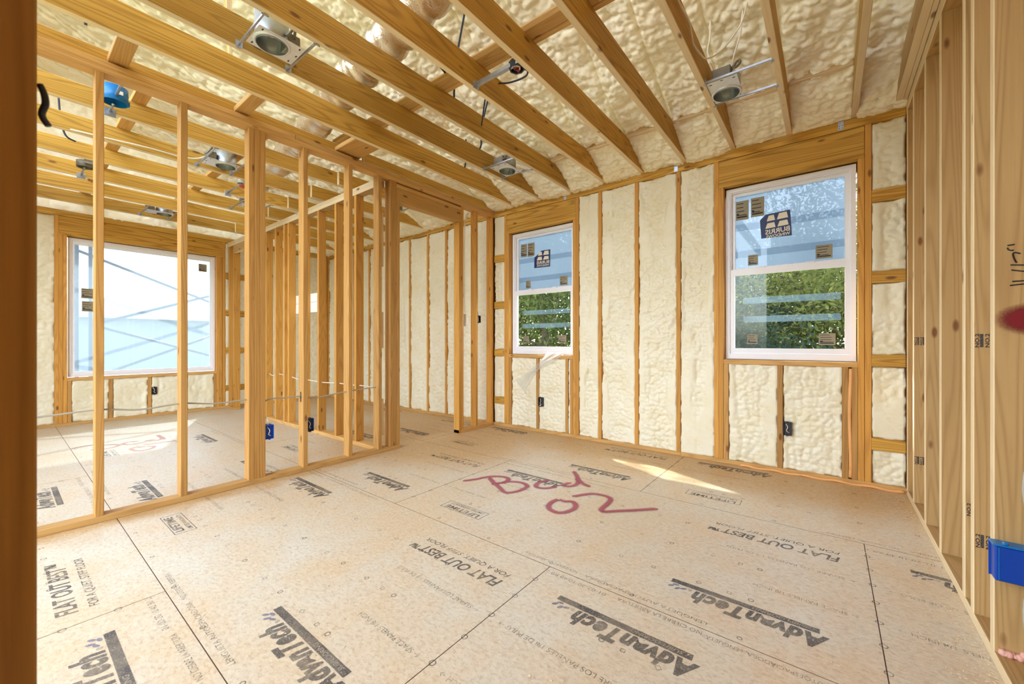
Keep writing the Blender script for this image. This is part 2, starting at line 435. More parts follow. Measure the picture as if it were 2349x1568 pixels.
# vectorised noise -------------------------------------------------------
def vnoise(x, y, seed=0):
    xi = np.floor(x).astype(np.int64); yi = np.floor(y).astype(np.int64); xf = x - xi; yf = y - yi
    def h(a, b):
        n = (a * 374761393 + b * 668265263 + seed * 1442695041) & 0xffffffff
        n = ((n ^ (n >> 13)) * 1274126177) & 0xffffffff
        return ((n ^ (n >> 16)) & 0xffff) / 65535.0
    u = xf * xf * (3 - 2 * xf); v = yf * yf * (3 - 2 * yf)
    a = h(xi, yi) * (1 - u) + h(xi + 1, yi) * u; b = h(xi, yi + 1) * (1 - u) + h(xi + 1, yi + 1) * u
    return a * (1 - v) + b * v
def fbm(x, y, seed=0, o=3):
    s = 0; a = 1; t = 0
    for i in range(o): s = s + a * vnoise(x * 2 ** i, y * 2 ** i, seed + i); t += a; a *= 0.5
    return s / t
def lumps(x, y, seed=0):
    """rounded bumps: distance to the nearest jittered cell point"""
    xi = np.floor(x).astype(np.int64); yi = np.floor(y).astype(np.int64); best = np.full(x.shape, 9.0)
    for dx in (-1, 0, 1):
        for dy in (-1, 0, 1):
            a = xi + dx; b = yi + dy
            n = (a * 73856093 + b * 19349663 + seed * 83492791) & 0xffffffff
            n = ((n ^ (n >> 13)) * 1274126177) & 0xffffffff
            jx = ((n >> 3) & 1023) / 1023.0; jy = ((n >> 15) & 1023) / 1023.0
            d = (a + 0.1 + 0.8 * jx - x) ** 2 + (b + 0.1 + 0.8 * jy - y) ** 2
            best = np.minimum(best, d)
    return np.sqrt(np.maximum(0.0, 1.05 - best))
def grid_me(nx, ny, P):
    idx = np.arange(nx * ny).reshape(ny, nx)
    q = np.stack([idx[:-1, :-1], idx[:-1, 1:], idx[1:, 1:], idx[1:, :-1]], -1).reshape(-1, 4)
    me = bpy.data.meshes.new('foam'); nf = len(q)
    me.vertices.add(len(P)); me.vertices.foreach_set('co', P.astype(np.float32).ravel())
    me.loops.add(nf * 4); me.loops.foreach_set('vertex_index', q.astype(np.int32).ravel())
    me.polygons.add(nf); me.polygons.foreach_set('loop_start', np.arange(0, nf * 4, 4, dtype=np.int32))
    me.polygons.foreach_set('use_smooth', np.ones(nf, dtype=bool))
    me.update(calc_edges=True); me.validate()
    return me
SEED = [10]
def foam_panel(parent, axis, face, a0, a1, z0, z1, sgn, res=0.0085, mat=None, shave=-0.004, base=-0.030, amp=0.036):
    """spray foam filling one wall bay. axis 'y': the wall plane is y=face, a runs along x; axis 'x': plane x=face, a runs along y.
    sgn = direction (+1/-1) pointing into the room"""
    SEED[0] += 1; s = SEED[0]
    a0 += 0.001; a1 -= 0.001
    nx = max(5, int((a1 - a0) / res) + 1); nz = max(5, int((z1 - z0) / res) + 1)
    A, Z = np.meshgrid(np.linspace(a0, a1, nx), np.linspace(z0, z1, nz))
    wx = A + 0.03 * fbm(A * 9, Z * 9, s); wz = Z + 0.03 * fbm(A * 9 + 7, Z * 9, s + 3)
    side = np.minimum(A - a0, a1 - A)                       # foam is trimmed flush beside the studs, left rough in the middle
    n1 = fbm(A * 5, Z * 2.0, s + 20, 4)
    rough = np.clip((side - 0.015) / 0.07 * 0.7 + (n1 - 0.44) * 4.5, 0.0, 1.0); rough = rough * rough * (3 - 2 * rough)
    L1 = lumps(wx * 21, wz * 24, s + 5); L2 = lumps(wx * 42, wz * 46, s)
    big = np.clip(fbm(A * 4, Z * 3, s + 40, 3) - 0.40, 0, 1)
    h = shave - rough * (0.003 + amp * big * 1.2 + 0.030 * np.maximum(0, 1.0 - L1) ** 0.8 + 0.016 * np.maximum(0, 1.0 - L2)) - 0.0015 * fbm(A * 40, Z * 40, s + 9)
    ed = np.minimum(side, np.minimum(Z - z0, z1 - Z))
    gap = np.clip((fbm(A * 18, Z * 18, s + 60) - 0.45) * 5, 0, 1)
    h = h - (0.004 + 0.022 * gap) * np.clip(1 - ed / 0.009, 0, 1)
    if axis == 'y': P = np.stack([A, face + sgn * h, Z], -1)
    else: P = np.stack([face + sgn * h, A, Z], -1)
    c = base_of(parent)
    P = P.reshape(-1, 3) - np.array(c)
    me = grid_me(nx, nz, P)
    return local('foam_panel', me, mat or M['foam'], parent)

# ================================================================== STRUCTURE
# ------------------------------------------------------------------ floor
floor = struct('floor', 'dusty tan subfloor of large printed wood panels', 'floor')
put('joint_backing', box_me(-8.0, 3.4, -2.6, 4.2, -0.06, -0.018), M['gap'], floor)
PW, PH = 2.4384, 1.2125
def panel_prints():
    """print meshes in panel coordinates (origin: low-x, low-y corner). The lettering reads towards -x."""
    R = Matrix.Rotation(math.pi, 4, 'Z'); out = []
    def add(name, me, mat, x, y, z=0.0007):
        me = me.copy(); me.transform(Matrix.Translation((x, y, z)) @ R); me.materials.clear(); me.materials.append(mat); out.append((name, me))
    def logo(xr, yt, dark):
        bar = bmesh.new(); bar.faces.new([bar.verts.new(p) for p in ((0, 0, 0), (0.535, 0, 0), (0.535, 0.031, 0), (0, 0.031, 0))]); bm_ = bm_mesh(bar)
        add('logo_bar', bm_, M[dark], xr, yt, 0.0007)
        add('logo_lettering', text_fit('SUBFLOORING', 0.19, 0.2, 0.02, height=0.017), M['knock'], xr - 0.03, yt - 0.007, 0.0012)
        add('logo_wordmark', text_fit('AdvanTech', 0.465, 0.28, 0.052, height=0.090, spacing=1.10), M[dark], xr + 0.03, yt - 0.031 - 0.006 + 0.0, 0.0008)
        lf = bmesh.new()
        for (cx, cy, a) in ((0.0, 0.0, 0.5), (0.022, 0.012, 1.0), (0.034, -0.012, 0.2), (0.05, 0.006, 0.8)):
            pts = [(math.cos(t) * 0.015, math.sin(t) * 0.007) for t in [k * math.pi / 4 for k in range(8)]]
            lf.faces.new([lf.verts.new((cx + x * math.cos(a) - y * math.sin(a), cy + x * math.sin(a) + y * math.cos(a), 0)) for x, y in pts])
        add('logo_leaf', bm_mesh(lf), M['inkb'], xr - 0.475, yt - 0.055, 0.0009)
        add('logo_mark', text_fit('®', 0.018), M[dark], xr - 0.44, yt - 0.04, 0.0008)
    return add, logo, out
add, logo, PR = panel_prints()
logo(0.69, 1.035, 'ink')
logo(2.262, 0.268, 'ink')
add('slogan', text_fit('FLAT OUT BEST™', 0.60, 0.22, 0.022, height=0.066), M['ink'], 2.335, 0.965)
add('slogan_line', text_fit('FOR A QUIET, STIFF FLOOR', 0.575, 0.22, 0.006, height=0.036), M['ink'], 2.335, 1.03)
bm = bmesh.new()
for q in ((0, 0.345, 0, 0.004), (0, 0.345, 0.100, 0.104), (0, 0.004, 0, 0.104), (0.341, 0.345, 0, 0.104)): bm.faces.new([bm.verts.new(p) for p in ((q[0], q[2], 0), (q[1], q[2], 0), (q[1], q[3], 0), (q[0], q[3], 0))])
add('warranty_border', bm_mesh(bm), M['ink'], 0.61, 0.266)
add('warranty_title', text_fit('LIFETIME', 0.285, 0.0, 0.022, height=0.042), M['ink'], 0.58, 0.214)
add('warranty_line', text_fit('LIMITED WARRANTY', 0.285, 0.0, 0.006, height=0.022), M['ink'], 0.58, 0.254)
for yy in (0.745, 0.445):
    s1 = 'SEPARE LOS PANELES 1/8 DE PULG' if yy > 0.6 else 'SPACE PANELS 1/8 INCH'
    add('spacing_note', text_fit(s1 + ' →', 0.52 if yy > 0.6 else 0.36, 0, 0.0, height=0.022), M['inkf'], 0.055 + (0.52 if yy > 0.6 else 0.36), yy + 0.011)
    add('spacing_note', text_fit('← ' + s1, 0.52 if yy > 0.6 else 0.36, 0, 0.0, height=0.022), M['inkf'], PW - 0.055, yy + 0.011)
add('edge_note', text_fit('NO CIERRE LA ABERTURA', 0.33, 0, 0.0, height=0.022), M['inkf'], 1.68 - 1.0 + 0.005, 1.175)
add('edge_note', text_fit('AUTOESPACIADORA, LENGUETA', 0.36, 0, 0.0, height=0.022), M['inkf'], 1.06, 1.170)
add('edge_note', text_fit('LENGUETA AUTOESPACIADORA', 0.52, 0, 0.0, height=0.02), M['inkf'], 1.92, 0.047)
add('edge_note', text_fit('NO CIERRE LA ABERTURA', 0.30, 0, 0.0, height=0.02), M['inkf'], 1.36, 0.047)
add('batch_number', text_fit('01-02-20 10:40 R0 2', 0.30, 0, 0.0, height=0.022), M['inkf'], 0.305, 1.165)
bm = bmesh.new()
def mark(cx, cy, n, r, rot=0, t=0.0035):
    o = [bm.verts.new((cx + r * math.cos(rot + 2 * math.pi * k / n), cy + r * math.sin(rot + 2 * math.pi * k / n), 0.0008)) for k in range(n)]
    i = [bm.verts.new((cx + (r - t) * math.cos(rot + 2 * math.pi * k / n), cy + (r - t) * math.sin(rot + 2 * math.pi * k / n), 0.0008)) for k in range(n)]
    for k in range(n): bm.faces.new((o[k], o[(k + 1) % n], i[(k + 1) % n], i[k]))
for v in (0.305, 0.594, 0.904):
    for k in range(1, 6): mark(PW - 0.4064 * k, v, 10, 0.0115)
    for k in range(1, 5): mark(PW - 0.4877 * k, v, 4, 0.0125, math.pi / 4)
    for k in range(1, 4): mark(PW - 0.6096 * k, v, 4, 0.013)
for k in range(1, 8):
    mark(0.004, 0.152 * k, 10, 0.013); 
    mark(0.4064 * k, 0.03, 8, 0.010) if k < 6 else None
marks_me = bm_mesh(bm); marks_me.materials.append(M['ink'])
panel_me = {}
def floor_panel(x0, y0, x1, y1, prints=True):
    k = (round(x1 - x0, 3), round(y1 - y0, 3))
    if k not in panel_me:
        me = box_me(0.0009, x1 - x0 - 0.0009, 0.0009, y1 - y0 - 0.0009, -0.02, 0.0, 0.0008); me.materials.append(M['floor']); me.materials.append(M['gap']); panel_me[k] = me
        for p_ in me.polygons: p_.material_index = 0 if p_.normal.z > 0.9 else 1
    p = put('floor_panel', panel_me[k], None, floor, (x0, y0, 0))
    if prints:
        for n, me in PR: local(n, me, None, p)
        tag(local('nail_marks', marks_me, None, p), kind='stuff')
    return p
rows = [(-1.978, -0.766, -3.49), (-0.766, 0.447, -2.265), (0.447, 1.64, -1.053), (1.64, 2.866, -2.285), (2.866, 4.06, -1.068)]
for (ya, yb, xs) in rows:
    k0 = math.ceil((-7.9 - xs) / PW) - 1
    x = xs + k0 * PW
    while x < 1.5:
        xa, xb = max(x, -7.9), min(x + PW, 3.2 if x + PW > 1.5 else x + PW)
        full = abs((xb - xa) - PW) < 0.01
        floor_panel(xa, ya, xb, yb, full and ya > -1 and x > -7)
        x += PW
# spray painted writing (paint strips lying on the boards)
def stroke_me(pts, wd, closed=False):
    P = catmull([(p[0], p[1], 0) for p in pts], 5); bm = bmesh.new(); uvl = bm.loops.layers.uv.new('UVMap')
    L = []; n = len(P)
    # rounded ends
    t0 = (P[1] - P[0]).normalized(); t1 = (P[-1] - P[-2]).normalized()
    if (P[0] - P[-1]).length > 0.01: P = [P[0] - t0 * wd * 0.4] + P + [P[-1] + t1 * wd * 0.4]
    else: P = P[:-1]
    n = len(P)
    for i, p in enumerate(P):
        t = (P[min(i + 1, n - 1)] - P[max(i - 1, 0)]).normalized(); s = Vector((-t.y, t.x, 0)) * wd / 2
        if i in (0, n - 1) and (P[0] - P[-1]).length > 0.03: s *= 0.35
        L.append((bm.verts.new(p - s), bm.verts.new(p + s)))
    for i in range(n - 1):
        f = bm.faces.new((L[i][0], L[i + 1][0], L[i + 1][1], L[i][1]))
        for lp, uv in zip(f.loops, ((i / n, 0), ((i + 1) / n, 0), ((i + 1) / n, 1), (i / n, 1))): lp[uvl].uv = uv
    for f in bm.faces:
        if f.normal.z < 0: f.normal_flip()
    me = bpy.data.meshes.new('stroke'); bm.to_mesh(me); bm.free(); return me
BED = [[(-2.222, 2.246), (-2.18, 2.327), (-2.142, 2.427), (-2.076, 2.487), (-2.008, 2.498), (-1.971, 2.464), (-1.964, 2.404), (-1.999, 2.329)],
[(-2.107, 2.404), (-2.029, 2.353), (-1.913, 2.293), (-1.84, 2.252), (-1.8, 2.26), (-1.766, 2.326), (-1.762, 2.412), (-1.782, 2.457), (-1.848, 2.481), (-1.931, 2.448), (-1.96, 2.393)],
[(-1.725, 2.644), (-1.747, 2.574), (-1.735, 2.506), (-1.699, 2.473), (-1.643, 2.493), (-1.602, 2.556)],
[(-1.561, 2.698), (-1.572, 2.647), (-1.554, 2.623), (-1.514, 2.65), (-1.502, 2.714), (-1.534, 2.794), (-1.596, 2.884), (-1.659, 2.952)],
[(-1.56, 2.827), (-1.478, 2.758), (-1.412, 2.73)],
[(-1.456, 2.372), (-1.466, 2.304), (-1.445, 2.232), (-1.402, 2.192), (-1.343, 2.187), (-1.307, 2.23), (-1.295, 2.303), (-1.311, 2.356), (-1.359, 2.397), (-1.405, 2.371), (-1.456, 2.372)],
[(-1.395, 2.494), (-1.361, 2.553), (-1.317, 2.61), (-1.255, 2.629), (-1.195, 2.619), (-1.165, 2.569), (-1.156, 2.478), (-1.149, 2.399), (-1.118, 2.382), (-1.053, 2.447), (-0.973, 2.524), (-0.882, 2.623)]]
for i, s in enumerate(BED): put('spray_paint_stroke', stroke_me(s, 0.056), M['spray'], floor, (0, 0, 0.0016 + 0.0002 * i))
BED2 = [[(-6.035, 0.469), (-6.074, 0.53), (-6.064, 0.61)], [(-5.803, 0.583), (-5.757, 0.651), (-5.774, 0.72), (-5.85, 0.778), (-5.941, 0.74), (-5.98, 0.676)],
[(-5.924, 0.93), (-5.95, 0.864), (-5.888, 0.811), (-5.794, 0.855), (-5.8, 0.966)], [(-5.876, 1.063), (-5.865, 0.992), (-5.805, 1.066), (-5.867, 1.125), (-6.105, 1.138)],
[(-6.105, 1.138), (-5.944, 1.148), (-5.815, 1.139)], [(-5.553, 0.939), (-5.586, 0.866), (-5.551, 0.826), (-5.42, 0.841), (-5.379, 0.903), (-5.411, 0.958), (-5.485, 0.993), (-5.53, 0.972), (-5.553, 0.939)],
[(-5.661, 0.95), (-5.645, 1.037), (-5.636, 1.182)]]
for i, s in enumerate(BED2): put('spray_paint_stroke', stroke_me(s, 0.05), M['spray2'], floor, (0, 0, 0.0016 + 0.0002 * i))

# ------------------------------------------------------------------ windows
def sticker(parent, plane, y, x0, x1, z0, z1, mat='paper', lines=4, bars=True):
    """small label on a pane; plane 'y' = pane faces -y, 'x' = pane faces +x (x0..x1 then run along y)"""
    W, H = x1 - x0, z1 - z0
    me = box_me(0, W, 0, 0.0008, 0, H)
    bmx = bmesh.new()
    for k in range(lines):
        zz = H * (0.86 - 0.2 * k / max(1, lines / 4)); add_box(bmx, W * 0.08, W * random.uniform(0.55, 0.92), -0.0006, 0, zz - H * 0.02, zz + H * 0.02)
    if bars: add_box(bmx, W * 0.08, W * 0.9, -0.0006, 0, H * 0.12, H * 0.2); add_box(bmx, W * 0.08, W * 0.25, -0.0006, 0, H * 0.26, H * 0.36)
    lm = bm_mesh(bmx)
    if plane == 'y': o = put('sticker', me, M[mat], parent, (x0, y, z0)); local('sticker_print', lm, M['pen'], o)
    else: o = put('sticker', me, M[mat], parent, (y, x0, z0), (0, 0, math.pi / 2)); local('sticker_print', lm, M['pen'], o)
    return o
def house_sign(parent, x0, x1, z0, z1, y, rot, cut):
    """navy window-maker sticker, printed to be read from outdoors (mirrored from inside)"""
    W, H = x1 - x0, z1 - z0
    bmx = bmesh.new()
    pts = [(0, 0), (W, 0), (W, H), (W * 0.45, H), (0, H * 0.62)] if cut else [(0, 0.02), (W, 0), (W, H), (W * 0.2, H), (0, H * 0.82)]
    f = bmx.faces.new([bmx.verts.new((p[0], 0, p[1])) for p in pts])
    e = bmesh.ops.extrude_face_region(bmx, geom=[f]); bmesh.ops.translate(bmx, verts=[v for v in e['geom'] if isinstance(v, bmesh.types.BMVert)], vec=(0, 0.0008, 0))
    o = put('sign_sticker', bm_mesh(bmx), M['navy'], parent, (x0, y, z0), (0, rot, 0))
    bmx = bmesh.new()
    for (a, b, c, d) in ((0.16, 0.50, 0.44, 0.64), (0.56, 0.92, 0.44, 0.64), (0.22, 0.50, 0.72, 0.93), (0.56, 0.92, 0.72, 0.95)):
        bmx.faces.new([bmx.verts.new((W * p[0], -0.0006, H * p[1])) for p in ((a, c), (b, c), (b - 0.03, d), (a + 0.08, d))])
    local('sign_panes', bm_mesh(bmx), M['cream'], o)
    for s, wd, zz, hh in (('BURRIS', 0.8, 0.20, 0.19), ('WINDOWS', 0.78, 0.05, 0.12)):
        tm = text_fit(s, W * wd, 0, 0.02, height=H * hh); tm.transform(Matrix.Diagonal((-1, 1, 1, 1))); tm.transform(Matrix.Rotation(math.pi / 2, 4, 'X')); tm.transform(Matrix.Translation((W * 0.95, -0.0008, H * zz)))
        local('sign_lettering', tm, M['cream'], o)
def double_hung(name, label, x0, x1, st):
    yb = YW
    wn_ = struct(name, label, 'window', ((x0 + x1) / 2, yb + 0.1, 0.935))
    z0, z1 = 0.932, 2.452
    put('frame', ring(x0, x1, z0, z1, 0.030, 0.030, 0.045, 0.032, yb + 0.066, yb + 0.15), M['vinyl'], wn_)
    put('track', ring(x0 + 0.026, x1 - 0.026, z0 + 0.04, z1 - 0.028, 0.014, 0.014, 0.012, 0.012, yb + 0.078, yb + 0.14), M['vinyl'], wn_)
    us = put('upper_sash', ring(x0 + 0.036, x1 - 0.036, 1.695, z1 - 0.034, 0.030, 0.030, 0.044, 0.030, yb + 0.104, yb + 0.13), M['vinyl'], wn_)
    put('pane', box_me(x0 + 0.062, x1 - 0.062, yb + 0.116, yb + 0.120, 1.735, z1 - 0.06), M['glass'], us, base_of(us))
    ls = put('lower_sash', ring(x0 + 0.030, x1 - 0.030, 0.985, 1.728, 0.036, 0.036, 0.042, 0.055, yb + 0.076, yb + 0.104), M['vinyl'], wn_)
    put('pane', box_me(x0 + 0.062, x1 - 0.062, yb + 0.090, yb + 0.094, 1.02, 1.68), M['glass'], ls, base_of(ls))
    for fx in (0.3, 0.68):
        xx = x0 + (x1 - x0) * fx
        put('sash_lock', box_me(-0.028, 0.028, -0.012, 0.012, 0, 0.012, 0.003), M['vinyl'], wn_, (xx, yb + 0.09, 1.728))
    # film over the outside of the upper light, tape bands behind both lights
    nx, nz = 30, 24
    A, Z = np.meshgrid(np.linspace(x0 + 0.03, x1 - 0.03, nx), np.linspace(1.70, z1 - 0.03, nz))
    P = np.stack([A, yb + 0.135 + 0.006 * fbm(A * 6, Z * 6, 5), Z], -1).reshape(-1, 3) - np.array(base_of(wn_))
    local('protective_film', grid_me(nx, nz, P), M['film'], wn_)
    for (za, zb) in ((2.08, 2.14), (1.84, 1.90)):
        put('film_tape', box_me(x0 + 0.06, x1 - 0.06, yb + 0.128, yb + 0.1285, za, zb), M['tape'], wn_)
    for (za, zb) in ((1.42, 1.475), (1.255, 1.31)):
        put('film_tape', box_me(x0 + 0.13, x1 - 0.09, yb + 0.098, yb + 0.0985, za, zb), M['tape'], wn_)
    put('sill_flashing', box_me(x0 + 0.02, x1 - 0.01, yb + 0.062, yb + 0.066, 0.935, 0.978), M['vinyl'], wn_)
    for s in st['lab']: sticker(wn_, 'y', yb + (0.113 if s[2] > 1.7 else 0.087), *s)
    house_sign(wn_, *st['sign'])
    return wn_
double_hung('window_1', 'narrow-looking white double-hung window farthest from the right wall, film on upper sash', -3.176, -2.270,
    dict(lab=[(-3.08, -2.983, 2.158, 2.322), (-2.972, -2.867, 2.152, 2.322), (-3.0, -2.926, 1.758, 1.853), (-2.502, -2.396, 1.752, 1.861), (-3.015, -2.935, 1.067, 1.158), (-2.504, -2.40, 1.068, 1.161)],
         sign=(-2.872, -2.639, 2.0, 2.205, YW + 0.112, 0.02, True)))
double_hung('window_2', 'large white double-hung window nearest the right wall, film on upper sash', -0.722, 0.172,
    dict(lab=[(-0.653, -0.552, 2.175, 2.345), (-0.534, -0.434, 2.184, 2.351), (-0.557, -0.481, 1.76, 1.852), (-0.077, 0.031, 1.757, 1.867), (-0.559, -0.481, 1.064, 1.149), (-0.056, 0.05, 1.058, 1.151)],
         sign=(-0.455, -0.235, 1.965, 2.185, YW + 0.112, -0.06, False)))
# picture window in the far left wall
w3 = struct('window_3', 'wide white picture window beyond the open stud partition', 'window', (XL - 0.1, 1.36, 0.62))
def rotx(me):
    """turn a frame built in the XZ plane so that it faces +x: (x,y,z) -> (-y, x, z)"""
    me.transform(Matrix.Rotation(math.pi / 2, 4, 'Z')); return me
put('frame', rotx(ring(0.557, 2.160, 0.622, 2.452, 0.034, 0.034, 0.04, 0.034, -XL + 0.066, -XL + 0.15)), M['vinyl'], w3)
sash = put('sash', rotx(ring(0.588, 2.130, 0.658, 2.420, 0.030, 0.030, 0.032, 0.045, -XL + 0.080, -XL + 0.13)), M['vinyl'], w3)
put('pane', rotx(box_me(0.61, 2.105, -XL + 0.095, -XL + 0.099, 0.68, 2.385)), M['glass'], sash, base_of(sash))
ny, nz = 44, 40
A, Z = np.meshgrid(np.linspace(0.58, 2.14, ny), np.linspace(0.65, 2.42, nz))
P = np.stack([XL - 0.16 - 0.012 * fbm(A * 5, Z * 5, 3), A, Z], -1).reshape(-1, 3) - np.array(base_of(w3))
local('protective_film', grid_me(ny, nz, P), M['film2'], w3)
for s in ((0.678, 0.790, 1.668, 1.802), (0.685, 0.790, 1.492, 1.629), (1.951, 2.061, 2.201, 2.324)): sticker(w3, 'x', XL - 0.088, *s)

# ------------------------------------------------------------------ back wall
wb_ = struct('wall_back', 'stud wall with cream spray foam between studs and two windows', 'wall', (-3.0, YW, 0))
def wy(name, x0, x1, z0, z1, mat='orange', y0=YW, d=D6): return board(name, x0, x1, y0, y0 + d, z0, z1, M[mat], wb_)
wy('bottom_plate', XL, -3.433, 0, T, 'plate'); wy('bottom_plate', -3.432, -1.10, 0, T, 'plate'); wy('bottom_plate', -1.10, 0.58, 0, T, 'plate')
wy('top_plate', XL, -3.433, 2.705, 2.743, 'header'); wy('top_plate', XL, -3.45, 2.743, ZP, 'header')
wy('top_plate', -3.433, 0.4414, 2.705, 2.743, 'header'); wy('top_plate', -3.433, 0.4414, 2.743, ZP, 'header')
full = [(-3.262, -3.224), (-2.226, -2.188), (-1.951, -1.913), (-1.547, -1.509), (-1.139, -1.101), (-0.809, -0.771), (0.219, 0.257)]
for a, b in full: wy('stud', a, b, T, 2.705)
far = [(-4.375, -4.337), (-4.779, -4.741), (-5.207, -5.169), (-5.613, -5.575), (-6.02, -5.982), (-6.335, -6.297), (-6.83, -6.792), (-7.24, -7.202)]
for a, b in far: wy('stud', a, b, T, 2.705)
wy('stud', XL, XL + T, T, 2.705); wy('stud', -3.56, -3.524, T, 2.705)
for (ja, jb, ra, rb) in ((-3.224, -3.186, -2.264, -2.226), (-0.771, -0.733, 0.180, 0.217)):
    wy('jack_stud', ja, jb, T, 2.462); wy('jack_stud', ra, rb, T, 2.462)
    wy('header', ja, rb, 2.462, 2.700, 'header', YW + 0.001, 0.06)
    wy('sill', jb, ra, 0.889, 0.927, 'plate')
for a, b in ((-3.184, -3.148), (-2.766, -2.728), (-2.361, -2.325), (-2.300, -2.266), (-0.731, -0.693), (-0.329, -0.291), (0.087, 0.125), (0.145, 0.179)): wy('cripple_stud', a, b, T, 0.889, 'stud')
# ladder blocking in both corners
for (za, zb) in ((2.118, 2.207), (1.515, 1.604), (0.900, 0.989), (0.283, 0.372)):
    wy('blocking', 0.257, 0.4414, za, zb, 'header'); wy('blocking', -3.432, -3.262, za, zb, 'header')
# foam bays
def bay(a0, a1, z0, z1, **k): foam_panel(wb_, 'y', YW, a0, a1, z0, z1, -1, **k)
for a0, a1 in ((-2.188, -1.951), (-1.913, -1.547), (-1.509, -1.139), (-1.101, -0.809)): bay(a0, a1, T, 2.705)
for a0, a1 in ((-3.148, -2.766), (-2.728, -2.361), (-2.325, -2.30), (-0.693, -0.329), (-0.291, 0.087)): bay(a0, a1, T, 0.889)
zs = [T, 0.283, 0.372, 0.900, 0.989, 1.515, 1.604, 2.118, 2.207, 2.705]
for k in range(0, 10, 2):
    bay(0.257, 0.4414, zs[k], zs[k + 1], base=-0.012); bay(-3.432, -3.262, zs[k], zs[k + 1], base=-0.012)
fx = sorted(far)[::-1]
edges = [-3.56] + [v for a, b in fx for v in (b, a)] + [XL + T]
for k in range(0, len(edges), 2): bay(edges[k + 1], edges[k], T, 2.705, res=0.016)
put('foam_bead', tube_me([(0.135 + 0.004 * math.sin(z * 9), YW + 0.008, z) for z in np.linspace(0.05, 0.88, 24)], 0.013, 7, 0), M['ofoam'], wb_)
put('foam_bead', tube_me([(x, YW - 0.006, 0.008 + 0.004 * math.sin(x * 31)) for x in np.linspace(-0.6, 0.43, 46)], 0.011, 6, 0), M['ofoam'], wb_)
# sheathing outside, leaving the two openings free
for q in ((XL - 0.16, -3.20, 0, 3.0), (-3.20, -2.25, 0, 0.92), (-3.20, -2.25, 2.46, 3.0), (-2.25, -0.75, 0, 3.0), (-0.75, 0.20, 0, 0.92), (-0.75, 0.20, 2.46, 3.0), (0.20, 3.3, 0, 3.35)):
    put('sheathing_panel', box_me(q[0], q[1], YW + D6 + 0.001, YW + D6 + 0.013, q[2] - 0.05, q[3] - 0.24 if q[3] == 3.0 else q[3]), M['osb'], wb_)
# steel tie plates at the top plates
for x in (-2.365, -1.142, 0.08):
    o = put('tie_plate', box_me(-0.017, 0.017, -0.0015, 0, -0.06, 0.055, 0.0), M['metal'], wb_, (x, YW - 0.0005, 2.772))
    bmx = bmesh.new()
    for (dx, dz) in ((-0.009, -0.048), (0.009, -0.048), (-0.009, -0.03), (0.009, -0.03), (0, 0.02), (0, 0.04)): add_box(bmx, dx - 0.0025, dx + 0.0025, -0.0025, -0.0015, dz - 0.0025, dz + 0.0025)
    tag(local('nail_heads', bm_mesh(bmx), M['black'], o), kind='stuff')

# ------------------------------------------------------------------ far left wall
wl = struct('wall_left', 'foam-filled stud wall with the wide picture window', 'wall', (XL, 1.4, 0))
def lx(name, y0, y1, z0, z1, mat='orange', d=D6): return board(name, XL - d, XL, y0, y1, z0, z1, M[mat], wl)
lx('bottom_plate', -1.2, YW, 0, T, 'plate'); lx('top_plate', -1.2, YW, 2.705, 2.743, 'header'); lx('top_plate', -1.2, YW, 2.743, ZP, 'header')
for a, b in ((-0.40, -0.362), (0.006, 0.044), (0.436, 0.474), (2.249, 2.287), (2.68, 2.718), (3.08, 3.118), (3.5, 3.538)): lx('stud', a, b, T, 2.705)
for a, b in ((0.474, 0.510), (0.511, 0.547), (2.167, 2.205), (2.206, 2.244)): lx('jack_stud', a, b, T, 2.462)
lx('header', 0.474, 2.249, 2.462, 2.700, 'header', 0.06); lx('sill', 0.547, 2.167, 0.575, 0.613, 'plate')
for a, b in ((0.549, 0.585), (0.932, 0.970), (1.335, 1.373), (1.755, 1.793), (2.130, 2.166)): lx('cripple_stud', a, b, T, 0.575, 'stud')
def lbay(a0, a1, z0, z1, **k): foam_panel(wl, 'x', XL, a0, a1, z0, z1, 1, res=0.015, **k)
for a0, a1 in ((-0.362, 0.006), (0.044, 0.436), (2.718, 3.08), (3.118, 3.5), (3.538, 3.96)): lbay(a0, a1, T, 2.705)
lx('stud', 3.96, YW - 0.001, T, 2.705)
for a0, a1 in ((0.585, 0.932), (0.970, 1.335), (1.373, 1.755), (1.793, 2.130)): lbay(a0, a1, T, 0.575)
for k in range(0, 10, 2): lbay(2.287, 2.68, zs[k], zs[k + 1], base=-0.012)
for (za, zb) in ((2.118, 2.207), (1.515, 1.604), (0.900, 0.989), (0.283, 0.372)): lx('blocking', 2.287, 2.68, za, zb, 'header', 0.05)
for q in ((-1.4, 0.53, -0.05, 2.8), (0.53, 2.18, -0.05, 0.61), (0.53, 2.18, 2.46, 2.8), (2.18, YW + D6, -0.05, 2.8)):
    put('sheathing_panel', box_me(XL - D6 - 0.013, XL - D6 - 0.001, q[0], q[1], q[2], q[3]), M['osb'], wl)
# gable infill above the plate
yy_, tt_ = np.meshgrid(np.linspace(-1.4, 4.05, 330), np.linspace(0, 1, 130))
zz_ = (ZP - 0.01) + tt_ * (2.80 + 0.47 * (4.0 - yy_) + 0.05 - ZP)
hh_ = 0.05 * (lumps(yy_ * 7, zz_ * 8, 71) - 0.6) + 0.045 * (lumps(yy_ * 15, zz_ * 17, 72) - 0.6) + 0.06 * fbm(yy_ * 2, zz_ * 2, 73)
local('gable_foam', grid_me(330, 130, np.stack([XL - 0.07 + hh_, yy_, zz_], -1).reshape(-1, 3) - np.array(base_of(wl))), M['rfoam'], wl)
put('gable_panel', box_me(XL - 0.16, XL - 0.14, -1.4, 4.1, ZP, 2.95), M['osb'], wl)

